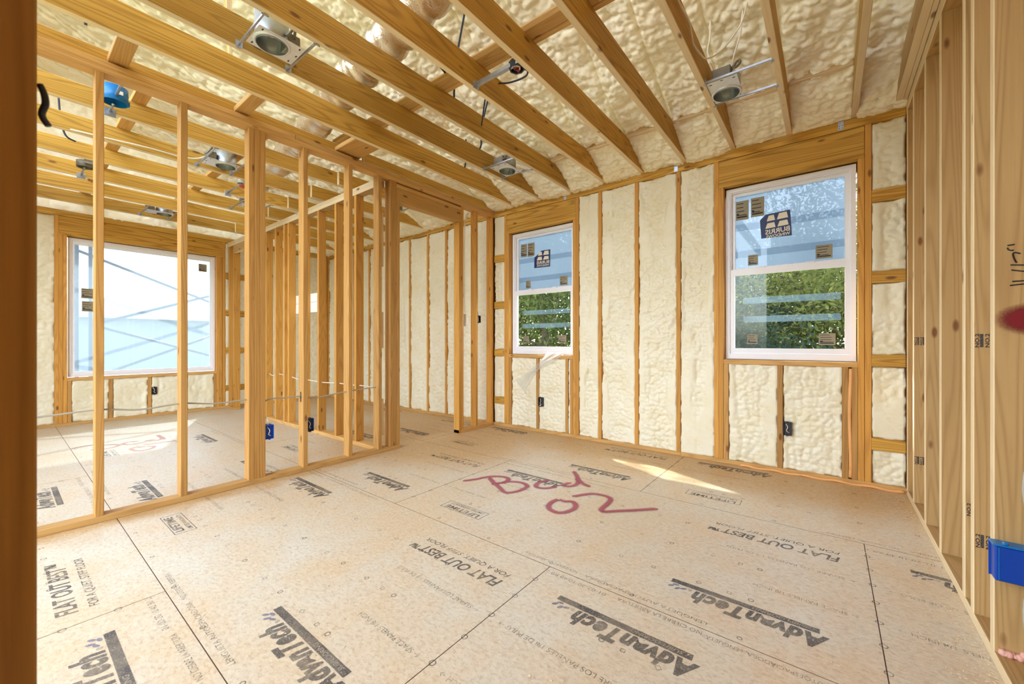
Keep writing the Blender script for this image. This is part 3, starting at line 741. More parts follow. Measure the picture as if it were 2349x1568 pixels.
# ------------------------------------------------------------------ open partition beside the room
wp = struct('wall_middle', 'open stud partition of bare two-by-fours with a doorway', 'wall', (XP, 1.8, 0))
def px_(name, y0, y1, z0, z1, mat='stud', x0=XP - D4, x1=XP): return board(name, x0, x1, y0, y1, z0, z1, M[mat], wp)
px_('bottom_plate', -0.9, 2.525, 0, T, 'plate'); px_('bottom_plate', 3.362, YW - 0.002, 0, T, 'plate')
px_('top_plate', -0.9, YW - 0.002, 2.705, 2.743, 'plate'); px_('top_plate', -0.9, 1.5, 2.743, ZP, 'plate'); px_('top_plate', 1.502, YW + 0.02, 2.743, ZP, 'plate')
for y in (-0.05, 0.354, 0.757, 1.163, 1.2015, 1.240, 1.564, 1.968, 2.276, 2.409, 2.447): px_('stud', y, y + T, T, 2.705)
px_('jack_stud', 2.486, 2.524, T, 2.505); px_('jack_stud', 3.362, 3.400, 0, 2.505, 'orange')
px_('stud', 3.401, 3.439, T, 2.705, 'orange'); px_('stud', 3.650, 3.688, T, 2.705, 'orange'); px_('stud', 3.945, 3.983, T, 2.705, 'orange')
px_('header', 2.486, 3.400, 2.505, 2.645, 'plate', XP - 0.040, XP); px_('header', 2.486, 3.400, 2.505, 2.645, 'plate', XP - D4, XP - 0.048)
px_('header_cap', 2.486, 3.400, 2.647, 2.685, 'plate')
for (za, zb) in ((0.16, 0.52), (1.02, 1.38), (1.83, 2.36)): px_('blocking', 2.316, 2.354, za, zb, 'pale', XP - 0.075, XP - 0.03)
bmx = bmesh.new()
for k, zz in enumerate((0.60, 0.612)): add_box(bmx, -0.014, 0.014, -0.001, 0, zz - 0.0022, zz + 0.0022)
for xx in (-0.007, 0.0, 0.007): add_box(bmx, xx - 0.0014, xx + 0.0014, -0.001, 0, 0.56, 0.645)
st3 = [o for o in wp.children if o.name.startswith('stud')]
put('pencil_mark', bm_mesh(bmx), M['pen'], wp, (XP - 0.045, 1.5635, 0.02))

# hall partition running away to the left
wq = struct('wall_hall', 'bare stud wall running away from the doorway post', 'wall', (-5.5, 2.36, 0))
YQ0, YQ1 = 2.316, 2.405
def qy(name, x0, x1, z0, z1, mat='orange', y0=YQ0, y1=YQ1): return board(name, x0, x1, y0, y1, z0, z1, M[mat], wq)
qy('bottom_plate', -6.29, XP - D4, 0, T, 'plate'); qy('bottom_plate', XL, -7.44, 0, T, 'plate')
qy('top_plate', XL, XP - D4, 2.667, 2.705, 'pale'); qy('top_plate', XL, XP - D4, 2.629, 2.667, 'pale')
for x in (-3.936, -4.342, -4.736, -5.13, -5.526, -5.656, -5.921, -6.236, -6.275, -7.495, -7.70): qy('stud', x, x + T, T, 2.629)
qy('header', -7.457, -6.236, 2.50, 2.627, 'pale', YQ0, YQ0 + 0.04)
bmx = bmesh.new()
for (a, b, c, d) in ((-0.012, -0.009, 0.0, 0.03), (-0.012, 0.006, 0.0, 0.003), (-0.016, 0.016, -0.032, -0.029), (0.008, 0.011, -0.04, -0.022)): add_box(bmx, -0.001, 0, a, b, c, d)
m_ = bm_mesh(bmx); put('pencil_mark', m_, M['pen'], wq, (-7.455, 2.36, 1.62))

# ------------------------------------------------------------------ right wall
wr = struct('wall_right', 'close stud wall of pale lumber at the right', 'wall', (XR, 3.0, 0))
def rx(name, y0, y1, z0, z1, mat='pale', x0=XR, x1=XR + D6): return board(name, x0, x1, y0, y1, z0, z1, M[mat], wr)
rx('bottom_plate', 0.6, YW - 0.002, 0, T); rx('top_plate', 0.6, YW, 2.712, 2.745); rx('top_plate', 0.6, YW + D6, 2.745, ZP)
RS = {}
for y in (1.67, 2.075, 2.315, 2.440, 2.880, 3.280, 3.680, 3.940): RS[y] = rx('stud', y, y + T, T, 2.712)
def rplate(me, mat, x, y, z, name, par):
    """flat mark on the -y face of a stud: mesh drawn in XY, turned upright"""
    me.transform(Matrix.Rotation(math.pi / 2, 4, 'X')); me.transform(Matrix.Translation((x, y - 0.0007, z)))
    o = bpy.data.objects.new(name, me); COL.objects.link(o); me.materials.clear(); me.materials.append(mat); o.parent = wr; o.location = -base_of(wr); return o
for y, xx, zc in ((2.315, 0.4455, 1.088), (2.315, 0.447, 0.322), (3.68, 0.445, 1.088), (3.68, 0.445, 0.315), (2.44, 0.447, 0.40)):
    for dx in (0.0, 0.026):
        tm = text_fit('NO.2', 0.052, 0, 0.02, height=0.011); tm.transform(Matrix.Rotation(math.pi / 2, 4, 'Z')); rplate(tm, M['pen'], xx + dx + 0.011, y, zc - 0.026, 'grade_stamp', wr)
        bmx = bmesh.new(); add_box(bmx, 0, 0.009, 0, 0.05, -0.0002, 0); rplate(bm_mesh(bmx), M['ink'], xx + dx + 0.0125, y, zc - 0.025, 'grade_stamp_block', wr)
# handwriting on the nearest stud
HW = [[(0.4715, 1.4035), (0.487, 1.405)], [(0.4712, 1.396), (0.474, 1.389), (0.480, 1.386), (0.4845, 1.387)], [(0.499, 1.373), (0.488, 1.378), (0.4835, 1.374), (0.486, 1.358), (0.491, 1.344)],
      [(0.478, 1.338), (0.51, 1.334)], [(0.480, 1.321), (0.51, 1.313)], [(0.482, 1.283), (0.51, 1.283)], [(0.477, 1.270), (0.51, 1.273)]]
for s in HW:
    bmx = bmesh.new(); tube_bm(bmx, catmull([(p[0], 2.0745, p[1]) for p in s], 4) if len(s) > 2 else [(p[0], 2.0745, p[1]) for p in s], 0.0022, 5); put('handwriting', bm_mesh(bmx), M['pen'], wr)
nx, nz = 16, 14
bmx = bmesh.new(); uvl = bmx.loops.layers.uv.new('UVMap')
n = 28; cx, cz, rx_, rz_ = 0.520, 1.158, 0.086, 0.058
c0 = bmx.verts.new((cx, 2.0740, cz)); rim = [bmx.verts.new((min(cx + rx_ * math.cos(2 * math.pi * k / n), XR + D6 - 0.001), 2.0740, cz + rz_ * math.sin(2 * math.pi * k / n))) for k in range(n)]
for k in range(n):
    f = bmx.faces.new((c0, rim[(k + 1) % n], rim[k]))
    for lp, uv in zip(f.loops, ((0, 0.5), (0, 1), (0, 1))): lp[uvl].uv = uv
me = bpy.data.meshes.new('blot'); bmx.to_mesh(me); bmx.free(); put('spray_paint_blot', me, M['sprayred'], wr)
# far side of the house beyond the right wall, plus added panels behind the camera
we = struct('wall_far_right', 'plain sheathed outer wall behind the right stud wall, with added light-blocking back panels', 'wall', (3.3, 2.5, 0))
put('sheathing_panel', box_me(3.3, 3.32, -1.4, YW + 0.15, -0.02, 4.9), M['osb'], we)
put('sheathing_panel', box_me(-0.9, 3.3, -1.42, -1.4, -0.02, 5.2), M['osb'], we)  # added, unseen: keeps sky light from entering behind and to the right
put('sheathing_panel', box_me(XL - 0.1, -5.2, -1.42, -1.4, -0.02, 5.2), M['osb'], we)  # added, unseen: narrows the rear opening to dim the far room

# door jamb right beside the camera
wf = struct('wall_front', 'blurred dark brown door jamb stud at the left edge', 'wall', (-0.75, 0, 0))
board('jamb_stud', -0.788, -0.75, -0.062, 0.0285, 0, 2.70, M['jamb'], wf)
board('jack_stud', -0.827, -0.789, -0.062, 0.0285, 0, 2.70, M['jamb'], wf)

# ------------------------------------------------------------------ ceiling
ce = struct('ceiling', 'exposed joists below a sloping roof filled with spray foam', 'ceiling', (-3, 2, ZP))
def cz(name, x0, x1, y0, y1, z0, z1, mat='joist'): return board(name, x0, x1, y0, y1, z0, z1, M[mat], ce)
def joist(x, y0, y1, dz=0.0, D8=D8):
    # the far end is clipped to the roof slope
    y0_, L = y0, y1 - y0
    bmx = bmesh.new(); zc = D8
    cut = min(D8, max(0.03, roof_z(y1) - ZP + 0.03)); ycut = 4.0 - (ZP + D8 + 0.03 - 2.80) / 0.47
    prof = [(y0, 0), (y1, 0), (y1, cut), (min(y1, max(y0, ycut)), D8), (y0, D8)] if y1 > ycut else [(y0, 0), (y1, 0), (y1, D8), (y0, D8)]
    yc = (y0 + y1) / 2
    f = bmx.faces.new([bmx.verts.new((p[0] - yc, T / 2, p[1] - D8 / 2)) for p in prof])
    e = bmesh.ops.extrude_face_region(bmx, geom=[f]); bmesh.ops.translate(bmx, verts=[g for g in e['geom'] if isinstance(g, bmesh.types.BMVert)], vec=(0, -T, 0))
    bmesh.ops.bevel(bmx, geom=bmx.edges[:], offset=0.0025, segments=1, affect='EDGES')
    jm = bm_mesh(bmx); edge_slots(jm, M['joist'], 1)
    return put('joist', jm, None, ce, (x + T / 2, yc, ZP + D8 / 2 + dz), (0, 0, math.pi / 2))
for k in range(0, 9): joist(JX0 - JS * k, -1.1, YW + 0.06)
joist(JX0 - JS * 9, -1.1, 2.10, D8=D4); joist(JX0 - JS * 9 + 0.045, 2.12, YW + 0.05, D8=D4)
LJ = [-4.180, -4.790, -5.400, -6.010, -6.620, -7.240]      # room-side faces of the far room's joists
for x in LJ:
    joist(x - T, -1.1, 2.40, D8=D6); joist(x + 0.0005, 2.26, YW + 0.06, D8=D6)
for x in (-4.0, -4.6): pass
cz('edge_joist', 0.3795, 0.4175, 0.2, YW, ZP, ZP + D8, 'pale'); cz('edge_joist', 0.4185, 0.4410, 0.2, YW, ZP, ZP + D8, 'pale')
# strongback across the joists
cz('strongback', -3.9, -1.0, 1.968, 2.057, ZP + D8, ZP + D8 + T, 'plate'); cz('strongback', -1.0, 0.44, 1.968, 2.057, ZP + D8, ZP + D8 + T, 'plate')
cz('strongback', -3.9, 0.44, 2.061, 2.099, ZP + D8, ZP + D8 + D6, 'plate')
for y in (0.62, 1.42): cz('strongback', XL, -3.95, y, y + D4, ZP + D6, ZP + D6 + T, 'plate')
# flat backing blocks reaching over the partition
for (ya, yb) in ((0.41, 0.50), (1.08, 1.17), (1.86, 2.09)): cz('backing_block', -3.49, -3.112, ya, yb, ZP + 0.016, ZP + 0.054, 'plate')
# eave blocking between the joists
for k in range(0, 8):
    cz('eave_blocking', JX0 - JS * (k + 1) + T + 0.002, JX0 - JS * k - 0.002, 3.535, 3.585, 2.950, 3.04, 'pale')
# collar posts seen above the joists
for x, y in ((-3.30, 0.98), (-2.88, 0.84)): cz('hanger_post', x, x + 0.045, y, y + 0.02, ZP + D8, roof_z(y) - 0.02, 'joist')
# spray foam between the rafters
def roof_panel(x0, x1, y0, y1, res):
    SEED[0] += 1; s = SEED[0]
    nx = int((x1 - x0) / res) + 1; ny = int((y1 - y0) * 1.1 / res) + 1
    X, Y = np.meshgrid(np.linspace(x0, x1, nx), np.linspace(y0, y1, ny))
    S = Y * 1.105
    wx = X + 0.05 * fbm(X * 6, S * 6, 900); wy_ = S + 0.05 * fbm(X * 6 + 5, S * 6, 903)
    h = 0.10 * (fbm(X * 2.2, S * 2.2, 800, 3) - 0.5) + 0.050 * (lumps(wx * 7, wy_ * 8.5, 801) - 0.6) + 0.060 * (lumps(wx * 15, wy_ * 18, 802) - 0.6) + 0.034 * (lumps(wx * 30, wy_ * 34, 805) - 0.6)
    u = (X - x0) / (x1 - x0); h = h - 0.03 * np.exp(-((u) / 0.03) ** 2) - 0.03 * np.exp(-((1 - u) / 0.03) ** 2)
    Zr = 2.80 + 0.47 * (4.0 - Y)
    low = np.clip((Y - 3.96) / 0.1, 0, 1)
    Pn = np.stack([X, Y - 0.42 * h * (1 - low), Zr - 0.9 * h * (1 - 0.55 * low)], -1).reshape(-1, 3) - np.array(base_of(ce))
    return local('foam_panel', grid_me(nx, ny, Pn), M['rfoam'], ce)
for k in range(-1, 20):
    xa = JX0 + T / 2 - JS * k; xb = xa - JS
    roof_panel(xb, min(xa, 0.46), -0.7 if k > 2 else 0.6, 4.07, 0.0095 if k < 4 else (0.0115 if k < 9 else 0.018))
put('roof_deck', box_me(XL - 0.3, 3.35, 0, 5.9, 0, 0.02), M['osb'], ce, (0, 4.25, 2.80 + 0.47 * -0.25 + 0.17), (0, 0, 0))
deck = ce.children[-1]
# the deck follows the roof slope
deck = [o for o in ce.children if o.name.startswith('roof_deck')][0]
deck.data.transform(Matrix.Translation((0, -5.9, 0))); deck.rotation_euler = (-math.atan(0.47), 0, 0)
# end panel of foam over the right wall, closing the roof space
bmx = bmesh.new(); v = [bmx.verts.new((0.47, y, z)) for y, z in ((0.6, ZP + 0.001), (4.05, ZP + 0.001), (4.05, roof_z(4.05) + 0.05), (0.6, roof_z(0.6) + 0.1))]
f = bmx.faces.new(v); e = bmesh.ops.extrude_face_region(bmx, geom=[f]); bmesh.ops.translate(bmx, verts=[g for g in e['geom'] if isinstance(g, bmesh.types.BMVert)], vec=(0.05, 0, 0))
put('gable_panel', bm_mesh(bmx), M['rfoam'], ce)

# ================================================================== THINGS
# ------------------------------------------------------------------ recessed lights
def can_light(label, x0, x1, y0, y1, hole, can_h=0.17, box_at='y1', plate_x=None):
    """x0..x1: the two joist faces the hanger bars span; y0..y1: the two bars; hole: centre of the opening"""
    cx, cy = hole; z = ZP + 0.008
    t = thing('recessed_light', label, 'ceiling light', (cx, cy, z), group='recessed light housings between the joists')
    px0, px1 = plate_x or (cx - 0.1, cx + 0.1)
    # plate with a round opening
    bmx = bmesh.new(); n = 32; R = 0.079
    rimv = [bmx.verts.new((R * math.cos(2 * math.pi * k / n), R * math.sin(2 * math.pi * k / n), 0)) for k in range(n)]
    xa, xb, ya, yb = px0 - cx, px1 - cx, y0 - cy + 0.012, y1 - cy - 0.012
    outv = []
    for k in range(n):
        a = 2 * math.pi * k / n; c_, s_ = math.cos(a), math.sin(a)
        sc = min((xb if c_ > 0 else xa) / c_ if abs(c_) > 1e-6 else 9, (yb if s_ > 0 else ya) / s_ if abs(s_) > 1e-6 else 9)
        outv.append(bmx.verts.new((c_ * sc, s_ * sc, 0)))
    corners = {}
    for k in range(n):
        j = (k + 1) % n
        bmx.faces.new((rimv[k], rimv[j], outv[j], outv[k]))
        p, q = outv[k].co, outv[j].co
        if abs(p.x - q.x) > 1e-4 and abs(p.y - q.y) > 1e-4:
            c3 = bmx.verts.new((p.x if abs(p.x) > abs(q.x) - 1e-9 and (abs(p.x - xa) < 1e-4 or abs(p.x - xb) < 1e-4) else q.x, p.y if (abs(p.y - ya) < 1e-4 or abs(p.y - yb) < 1e-4) else q.y, 0))
            bmx.faces.new((outv[k], outv[j], c3))
    e = bmesh.ops.extrude_face_region(bmx, geom=bmx.faces[:]); bmesh.ops.translate(bmx, verts=[g for g in e['geom'] if isinstance(g, bmesh.types.BMVert)], vec=(0, 0, 0.0015))
    pl = local('mounting_plate', bm_mesh(bmx), M['wmetal'], t)
    bmx = bmesh.new()
    for (u, v) in ((0.12, 0.9), (0.88, 0.9), (0.12, 0.1), (0.88, 0.1), (0.5, 0.95), (0.5, 0.05)):
        xx = xa + (xb - xa) * u; yy = ya + (yb - ya) * v; add_box(bmx, xx - 0.008, xx + 0.008, yy - 0.004, yy + 0.004, -0.0008, 0.0)
    tag(local('plate_slots', bm_mesh(bmx), M['black'], pl), kind='stuff')
    local('trim_collar', lathe_me([(0.079, 0.004), (0.080, -0.006), (0.086, -0.008), (0.094, -0.005), (0.096, 0.0)], 32), M['wmetal'], t)
    local('can_housing', lathe_me([(0.086, 0.0), (0.086, can_h), (0.0, can_h + 0.002)], 28), M['metal'], t)
    inner = local('reflector', lathe_me([(0.078, -0.012), (0.074, 0.10), (0.060, 0.13), (0.0, 0.132)], 28), M['refl'], t)
    local('lamp_socket', lathe_me([(0.022, 0.10), (0.022, 0.05), (0.014, 0.046), (0.0, 0.046)], 14), M['cream'], inner)
    local('socket_bracket', box_me(-0.06, 0.06, -0.006, 0.006, 0.092, 0.096), M['metal'], inner)
    for yy in (y0, y1):
        bmx = bmesh.new(); add_box(bmx, x0 - cx, x1 - cx, yy - cy - 0.0045, yy - cy + 0.0045, 0.0, 0.012)
        b = local('hanger_bar', bm_mesh(bmx), M['metal'], t)
        for xx in (x0 - cx, x1 - cx):
            s_ = 1 if xx < 0 else -1
            bmx = bmesh.new(); add_box(bmx, min(xx, xx + s_ * 0.003), max(xx, xx + s_ * 0.003), yy - cy - 0.018, yy - cy + 0.018, -0.012, 0.026)
            add_box(bmx, min(xx, xx - s_ * 0.012), max(xx, xx - s_ * 0.012), yy - cy - 0.010, yy - cy + 0.010, -0.012, -0.0085)
            local('bar_clip', bm_mesh(bmx), M['metal'], b)
    jy = (yb - 0.045) if box_at == 'y1' else (ya + 0.045)
    j = local('junction_box', box_me(max(xa, -0.055), 0.055, jy - 0.035, jy + 0.035, 0.002, 0.085, 0.004), M['dmetal'], t)
    wh = local('flex_whip', tube_me([(0.05, jy, 0.06), (0.09, jy - 0.01, 0.10), (0.11, jy - 0.03, 0.075), (0.09, jy - 0.05, 0.04), (0.07, jy - 0.06, 0.045)], 0.008, 7), M['dmetal'], t)
    return t
xj = lambda k: JX0 - JS * k
can_light('silver recessed light housing nearest the camera above the partition', xj(7) + T, xj(6), 0.853, 1.122, (-2.505, 0.966), 0.19, plate_x=(-2.602, -2.405))
can_light('recessed light housing near the right wall with a looped grey conduit', xj(2) + T, xj(1), 2.885, 3.192, (-0.548, 3.085), 0.10, 'y0', plate_x=(-0.634, -0.455))
can_light('small recessed light housing near the back corner above the narrow window', xj(7) + T, xj(6), 2.96, 3.245, (-2.51, 3.125), 0.12, 'y0', plate_x=(-2.61, -2.41))
can_light('recessed light housing beyond the partition fed by a white cable', LJ[1], LJ[0] - T, 1.18, 1.465, (-4.60, 1.36), 0.19, 'y0', plate_x=(-4.695, -4.50))
can_light('recessed light housing just above the wide picture window', LJ[5], LJ[4] - T, 1.165, 1.455, (-6.955, 1.36), 0.12, 'y0', plate_x=(-7.06, -6.86))
can_light('recessed light housing half hidden behind the triple stud post', LJ[3], LJ[2] - T, 1.83, 2.10, (-5.73, 1.97), 0.12, 'y0', plate_x=(-5.83, -5.63))

# ------------------------------------------------------------------ ceiling boxes
t = thing('junction_box', 'black octagonal ceiling box with red wires on a steel bar', 'electrical box', (-1.53, 2.0, ZP + 0.01))
bm = bmesh.new()
add_box(bm, xj(5) + T - (-1.53), xj(4) - (-1.53), -0.040, -0.018, 0.0, 0.004); add_box(bm, xj(5) + T + 1.53, xj(4) + 1.53, -0.042, -0.039, 0.0, 0.022); add_box(bm, xj(5) + T + 1.53, xj(4) + 1.53, -0.019, -0.016, 0.0, 0.022)
local('hanger_bar', bm_mesh(bm), M['metal'], t)
local('bar_foot', box_me(xj(5) + T + 1.53, xj(5) + T + 1.533, -0.055, 0.0, -0.018, 0.03), M['metal'], t)
local('box_body', lathe_me([(0.05, -0.004), (0.052, 0.036), (0.0, 0.037)], 8), M['black'], t)
local('box_rim', lathe_me([(0.050, -0.004), (0.042, -0.006), (0.040, 0.0), (0.040, 0.02)], 8), M['black'], t)
local('wire_bundle', tube_me([(-0.02, 0.0, 0.02), (0.0, 0.015, -0.004), (0.02, 0.0, 0.005), (0.0, -0.018, 0.0), (-0.02, 0.005, 0.01)], 0.010, 6), M['dred'], t)
local('white_wire', tube_me([(-0.025, -0.02, 0.015), (0.0, 0.02, -0.006), (0.028, -0.01, -0.004), (0.0, -0.028, 0.0)], 0.003, 6), M['wcable'], t)
def bar_box(label, cx, cy, mat, x0, x1, r=0.054, h=0.065):
    t = thing('ceiling_box', label, 'electrical box', (cx, cy, ZP))
    local('box_shell', lathe_me([(r - 0.004, 0.0), (r, 0.002), (r, h), (0.0, h + 0.002)], 28), mat, t)
    local('box_interior', lathe_me([(r - 0.004, 0.0), (r - 0.006, 0.02), (r - 0.006, h - 0.01), (0.0, h - 0.009)], 28), mat, t)
    local('screw_lug', box_me(-0.012, 0.012, r - 0.006, r + 0.008, 0.002, 0.035, 0.003), mat, t)
    local('hanger_bar', tube_me([(x0 - cx, 0, 0.012), (-r * 0.6, 0, 0.012)], 0.009, 8, 0), M['metal'], t); local('hanger_bar', tube_me([(r * 0.98, 0, 0.03), (x1 - cx, 0, 0.03)], 0.009, 8, 0), M['metal'], t)
    for xx in (x0 - cx, x1 - cx): local('bar_foot', box_me(xx - 0.002, xx + 0.002, -0.032, 0.032, -0.03, 0.03, 0.001), M['metal'], t)
    return t
b = bar_box('round teal blue ceiling box hanging behind the partition top plate', -3.99, 0.508, M['teal'], LJ[0], JX0 - JS * 9, 0.072, 0.105)
local('box_label', box_me(0.0715, 0.0735, 0.005, 0.035, 0.04, 0.065), M['cream'], b)
g = bar_box('grey round ceiling box on a steel bar left of the first partition stud', -5.70, 0.52, M['dmetal'], LJ[3], LJ[2] - T, 0.062, 0.06)
r = bar_box('small ceiling box with a red cap beside the triple stud post', -4.955, 1.62, M['wmetal'], LJ[2], LJ[1] - T)
local('red_cap', lathe_me([(0.034, -0.022), (0.030, -0.034), (0.0, -0.038)], 16), M['red'], r)
t = thing('junction_box', 'square steel box on a bar above the hall doorway', 'electrical box', (-4.40, 3.19, ZP + 0.01))
local('box_body', box_me(-0.05, 0.05, -0.05, 0.05, 0, 0.055, 0.004), M['dmetal'], t); local('box_cover', box_me(-0.045, 0.045, -0.045, 0.045, -0.003, 0), M['metal'], t)
local('hanger_bar', box_me(LJ[1] + 0.04 + 4.40, LJ[0] + 4.40, 0.055, 0.063, 0, 0.01), M['metal'], t)

# ------------------------------------------------------------------ wall boxes
def wall_box(name, label, loc, rz, mat, w_=0.058, h_=0.108, d_=0.07, grp=None):
    """open electrical box; local -y faces the room"""
    t = thing(name, label, 'electrical box', loc, rz, grp)
    local('box_shell', ring(0, w_, 0, h_, 0.004, 0.004, 0.004, 0.004, -0.008, d_), mat, t)
    local('box_back', box_me(0, w_, 0.010, 0.013, 0, h_), mat, t)
    for zz in (-0.006, h_ - 0.002): local('screw_lug', box_me(w_ / 2 - 0.008, w_ / 2 + 0.008, -0.008, 0.004, zz, zz + 0.008, 0.0015), mat, t)
    local('nail_flange', box_me(-0.003, 0.0, 0.0, d_ * 0.7, 0.01, h_ - 0.01), mat, t)
    local('wire', tube_me([(w_ * 0.3, 0.010, h_ * 0.85), (w_ * 0.55, 0.0, h_ * 0.6), (w_ * 0.4, -0.002, h_ * 0.35), (w_ * 0.7, 0.008, h_ * 0.2)], 0.003, 6), M['wcable'], t)
    return t
wall_box('outlet_box', 'black outlet box under the window nearest the right wall', (-0.289, YW - 0.004, 0.317), 0, M['black'])
wall_box('outlet_box', 'black outlet box under the narrow-looking window with hanging film', (-2.727, YW - 0.004, 0.314), 0, M['black'])
wall_box('outlet_box', 'black outlet box under the wide picture window', (XL + 0.004, 1.375, 0.318), math.pi / 2, M['black'])
wall_box('outlet_box', 'bright blue outlet box on the triple stud post', (XP - 0.01, 1.280, 0.324), math.pi / 2, M['blue'])
wall_box('outlet_box', 'dark blue outlet box on the stud after the triple post', (XP - 0.03, 1.604, 0.324), math.pi / 2, M['dblue'])
wall_box('switch_box', 'black switch box near the back corner of the doorway', (XP - 0.03, 3.690, 1.325), math.pi / 2, M['black'], 0.075, 0.09)
wall_box('switch_box', 'small white switch bracket behind the doorway jack stud', (XP - D4 - 0.02, 3.53, 1.28), math.pi / 2, M['vinyl'], 0.05, 0.15, 0.02)
t = thing('outlet_box', 'large bright blue double outlet box on the nearest right stud', 'electrical box', (XR - 0.012, 2.0745, 0.298))
local('box_shell', ring(0, 0.13, 0, 0.118, 0.005, 0.005, 0.005, 0.005, -0.004, -0.0005), M['blue'], t)
local('box_side', box_me(0.004, 0.10, -0.050, -0.001, 0.0, 0.115, 0.004), M['blue'], t)
local('box_rib', box_me(0.012, 0.014, -0.0512, -0.050, 0.004, 0.11), M['teal'], t)
local('box_lip', box_me(-0.001, 0.10, -0.052, 0.0, 0.115, 0.120, 0.001), M['teal'], t)
local('nail_boss', box_me(0.022, 0.034, -0.052, -0.035, 0.120, 0.130, 0.003), M['teal'], t)

# ------------------------------------------------------------------ cables and duct
def cable(name, label, pts, r, mat, cat='cable', group=None):
    o = put(name, tube_me(pts, r, 7, 6), M[mat], None); return tag(o, label, cat, group)
yp = XP - 0.045
cable('electrical_cable', 'grey cable threaded through the open partition studs at knee height', [(yp, -0.3, 0.66), (yp, 0.13, 0.662), (yp, 0.37, 0.672), (yp, 0.56, 0.648), (yp, 0.77, 0.662), (yp, 0.97, 0.638), (yp, 1.22, 0.650)], 0.0055, 'gcable')
cable('electrical_cable', 'grey cable looping from the triple post to the doorway post', [(yp, 1.24, 0.60), (yp + 0.01, 1.33, 0.632), (yp, 1.45, 0.628), (yp, 1.58, 0.628), (yp, 1.67, 0.600), (yp, 1.83, 0.615), (yp, 1.99, 0.628), (yp, 2.14, 0.636), (yp, 2.29, 0.642)], 0.0055, 'gcable')
yq = 2.36
cable('electrical_cable', 'white cable threaded through the hall wall studs', [(-6.26, yq, 0.66), (-6.1, yq, 0.615), (-5.90, yq, 0.645), (-5.73, yq, 0.639), (-5.51, yq, 0.628), (-5.24, yq, 0.600), (-5.11, yq, 0.615), (-4.99, yq, 0.612), (-4.72, yq, 0.606), (-4.50, yq, 0.612), (-4.32, yq, 0.62), (-4.1, yq, 0.615), (-3.92, yq, 0.622), (-3.66, yq, 0.621)], 0.006, 'wcable')
cable('electrical_cable', 'two short white cable tails dropping into the bright blue box', [(XP - 0.02, 1.285, 0.50), (XP - 0.005, 1.296, 0.47), (XP - 0.03, 1.305, 0.42), (XP - 0.05, 1.31, 0.40)], 0.005, 'wcable')
cable('electrical_cable', 'white cable stapled along the joist above the right window light', [(-0.622, 1.6, 2.90), (-0.622, 2.0, 2.89), (-0.622, 2.21, 2.886), (-0.618, 2.40, 2.90), (-0.620, 2.475, 2.868), (-0.622, 2.53, 2.838), (-0.62, 2.67, 2.858)], 0.006, 'wcable')
cable('electrical_cable', 'pale cable curling from the joist staple up to the foam', [(-0.62, 2.67, 2.862), (-0.60, 2.72, 2.85), (-0.56, 2.76, 2.87), (-0.52, 2.82, 2.93), (-0.47, 2.87, 3.02), (-0.43, 2.92, 3.12), (-0.40, 2.95, 3.27)], 0.005, 'wcable')
cable('electrical_cable', 'pale cable rising from the right light box into the foam', [(-0.485, 2.945, 2.865), (-0.483, 2.95, 2.92), (-0.462, 2.95, 3.0), (-0.445, 2.96, 3.08), (-0.43, 2.98, 3.26)], 0.006, 'wcable')
cable('electrical_cable', 'pale cable dropping onto the left of the right light box', [(-0.62, 2.95, 3.27), (-0.622, 2.95, 3.13), (-0.635, 2.945, 3.03), (-0.603, 2.95, 2.925), (-0.585, 2.95, 2.87)], 0.006, 'wcable')
cable('electrical_cable', 'white cable sagging below the joists behind the partition', [(-4.95, 0.10, 2.84), (-4.85, 0.25, 2.805), (-4.78, 0.40, 2.79), (-4.74, 0.62, 2.79), (-4.70, 0.83, 2.79), (-4.68, 1.02, 2.785), (-4.66, 1.14, 2.80), (-4.60, 1.22, 2.84)], 0.007, 'wcable')
cable('electrical_cable', 'dark cable running from the octagonal box over the joist', [(-1.50, 2.045, 2.80), (-1.49, 2.06, 2.792), (-1.53, 2.10, 2.80), (-1.62, 2.14, 2.83), (-1.75, 2.18, 2.88), (-1.92, 2.24, 2.97), (-2.05, 2.30, 2.985), (-2.2, 2.42, 2.90), (-2.29, 2.5, 2.87)], 0.006, 'bcable')
for lab, p in (('pair of dark cables hanging out of the foam at the top', [(-2.33, 1.86, 3.80), (-2.26, 1.86, 3.5), (-2.18, 1.85, 3.2), (-2.13, 1.87, 3.03), (-2.16, 1.98, 3.012), (-2.2, 2.03, 3.012)]),
               ('dark cable drooping between joists left of the octagonal box', [(-2.18, 2.2, 3.62), (-2.22, 2.14, 3.2), (-2.26, 2.16, 2.99), (-2.4, 2.3, 2.98), (-2.55, 2.48, 2.975)]),
               ('dark cable drooping toward the back corner light', [(-2.45, 2.78, 3.35), (-2.58, 2.82, 3.1), (-2.62, 2.86, 2.975), (-2.75, 2.95, 2.98)]),
               ('dark cable tail hanging near the narrow window corner', [(-2.98, 3.02, 3.24), (-3.01, 3.04, 3.08), (-3.03, 3.06, 2.97), (-3.2, 3.2, 2.975)]),
               ('black cable dropping behind the joist at the upper left', [(-3.42, 0.30, 4.52), (-3.44, 0.31, 3.6), (-3.46, 0.315, 3.06), (-3.48, 0.32, 2.97)])):
    cable('electrical_cable', lab, p, 0.008, 'bcable')
cable('electrical_cable', 'second dark cable beside the pair hanging from the foam', [(-2.28, 1.87, 3.80), (-2.23, 1.875, 3.5), (-2.15, 1.87, 3.2), (-2.10, 1.89, 3.03), (-2.12, 1.98, 3.012), (-2.15, 2.03, 3.012)], 0.008, 'bcable')
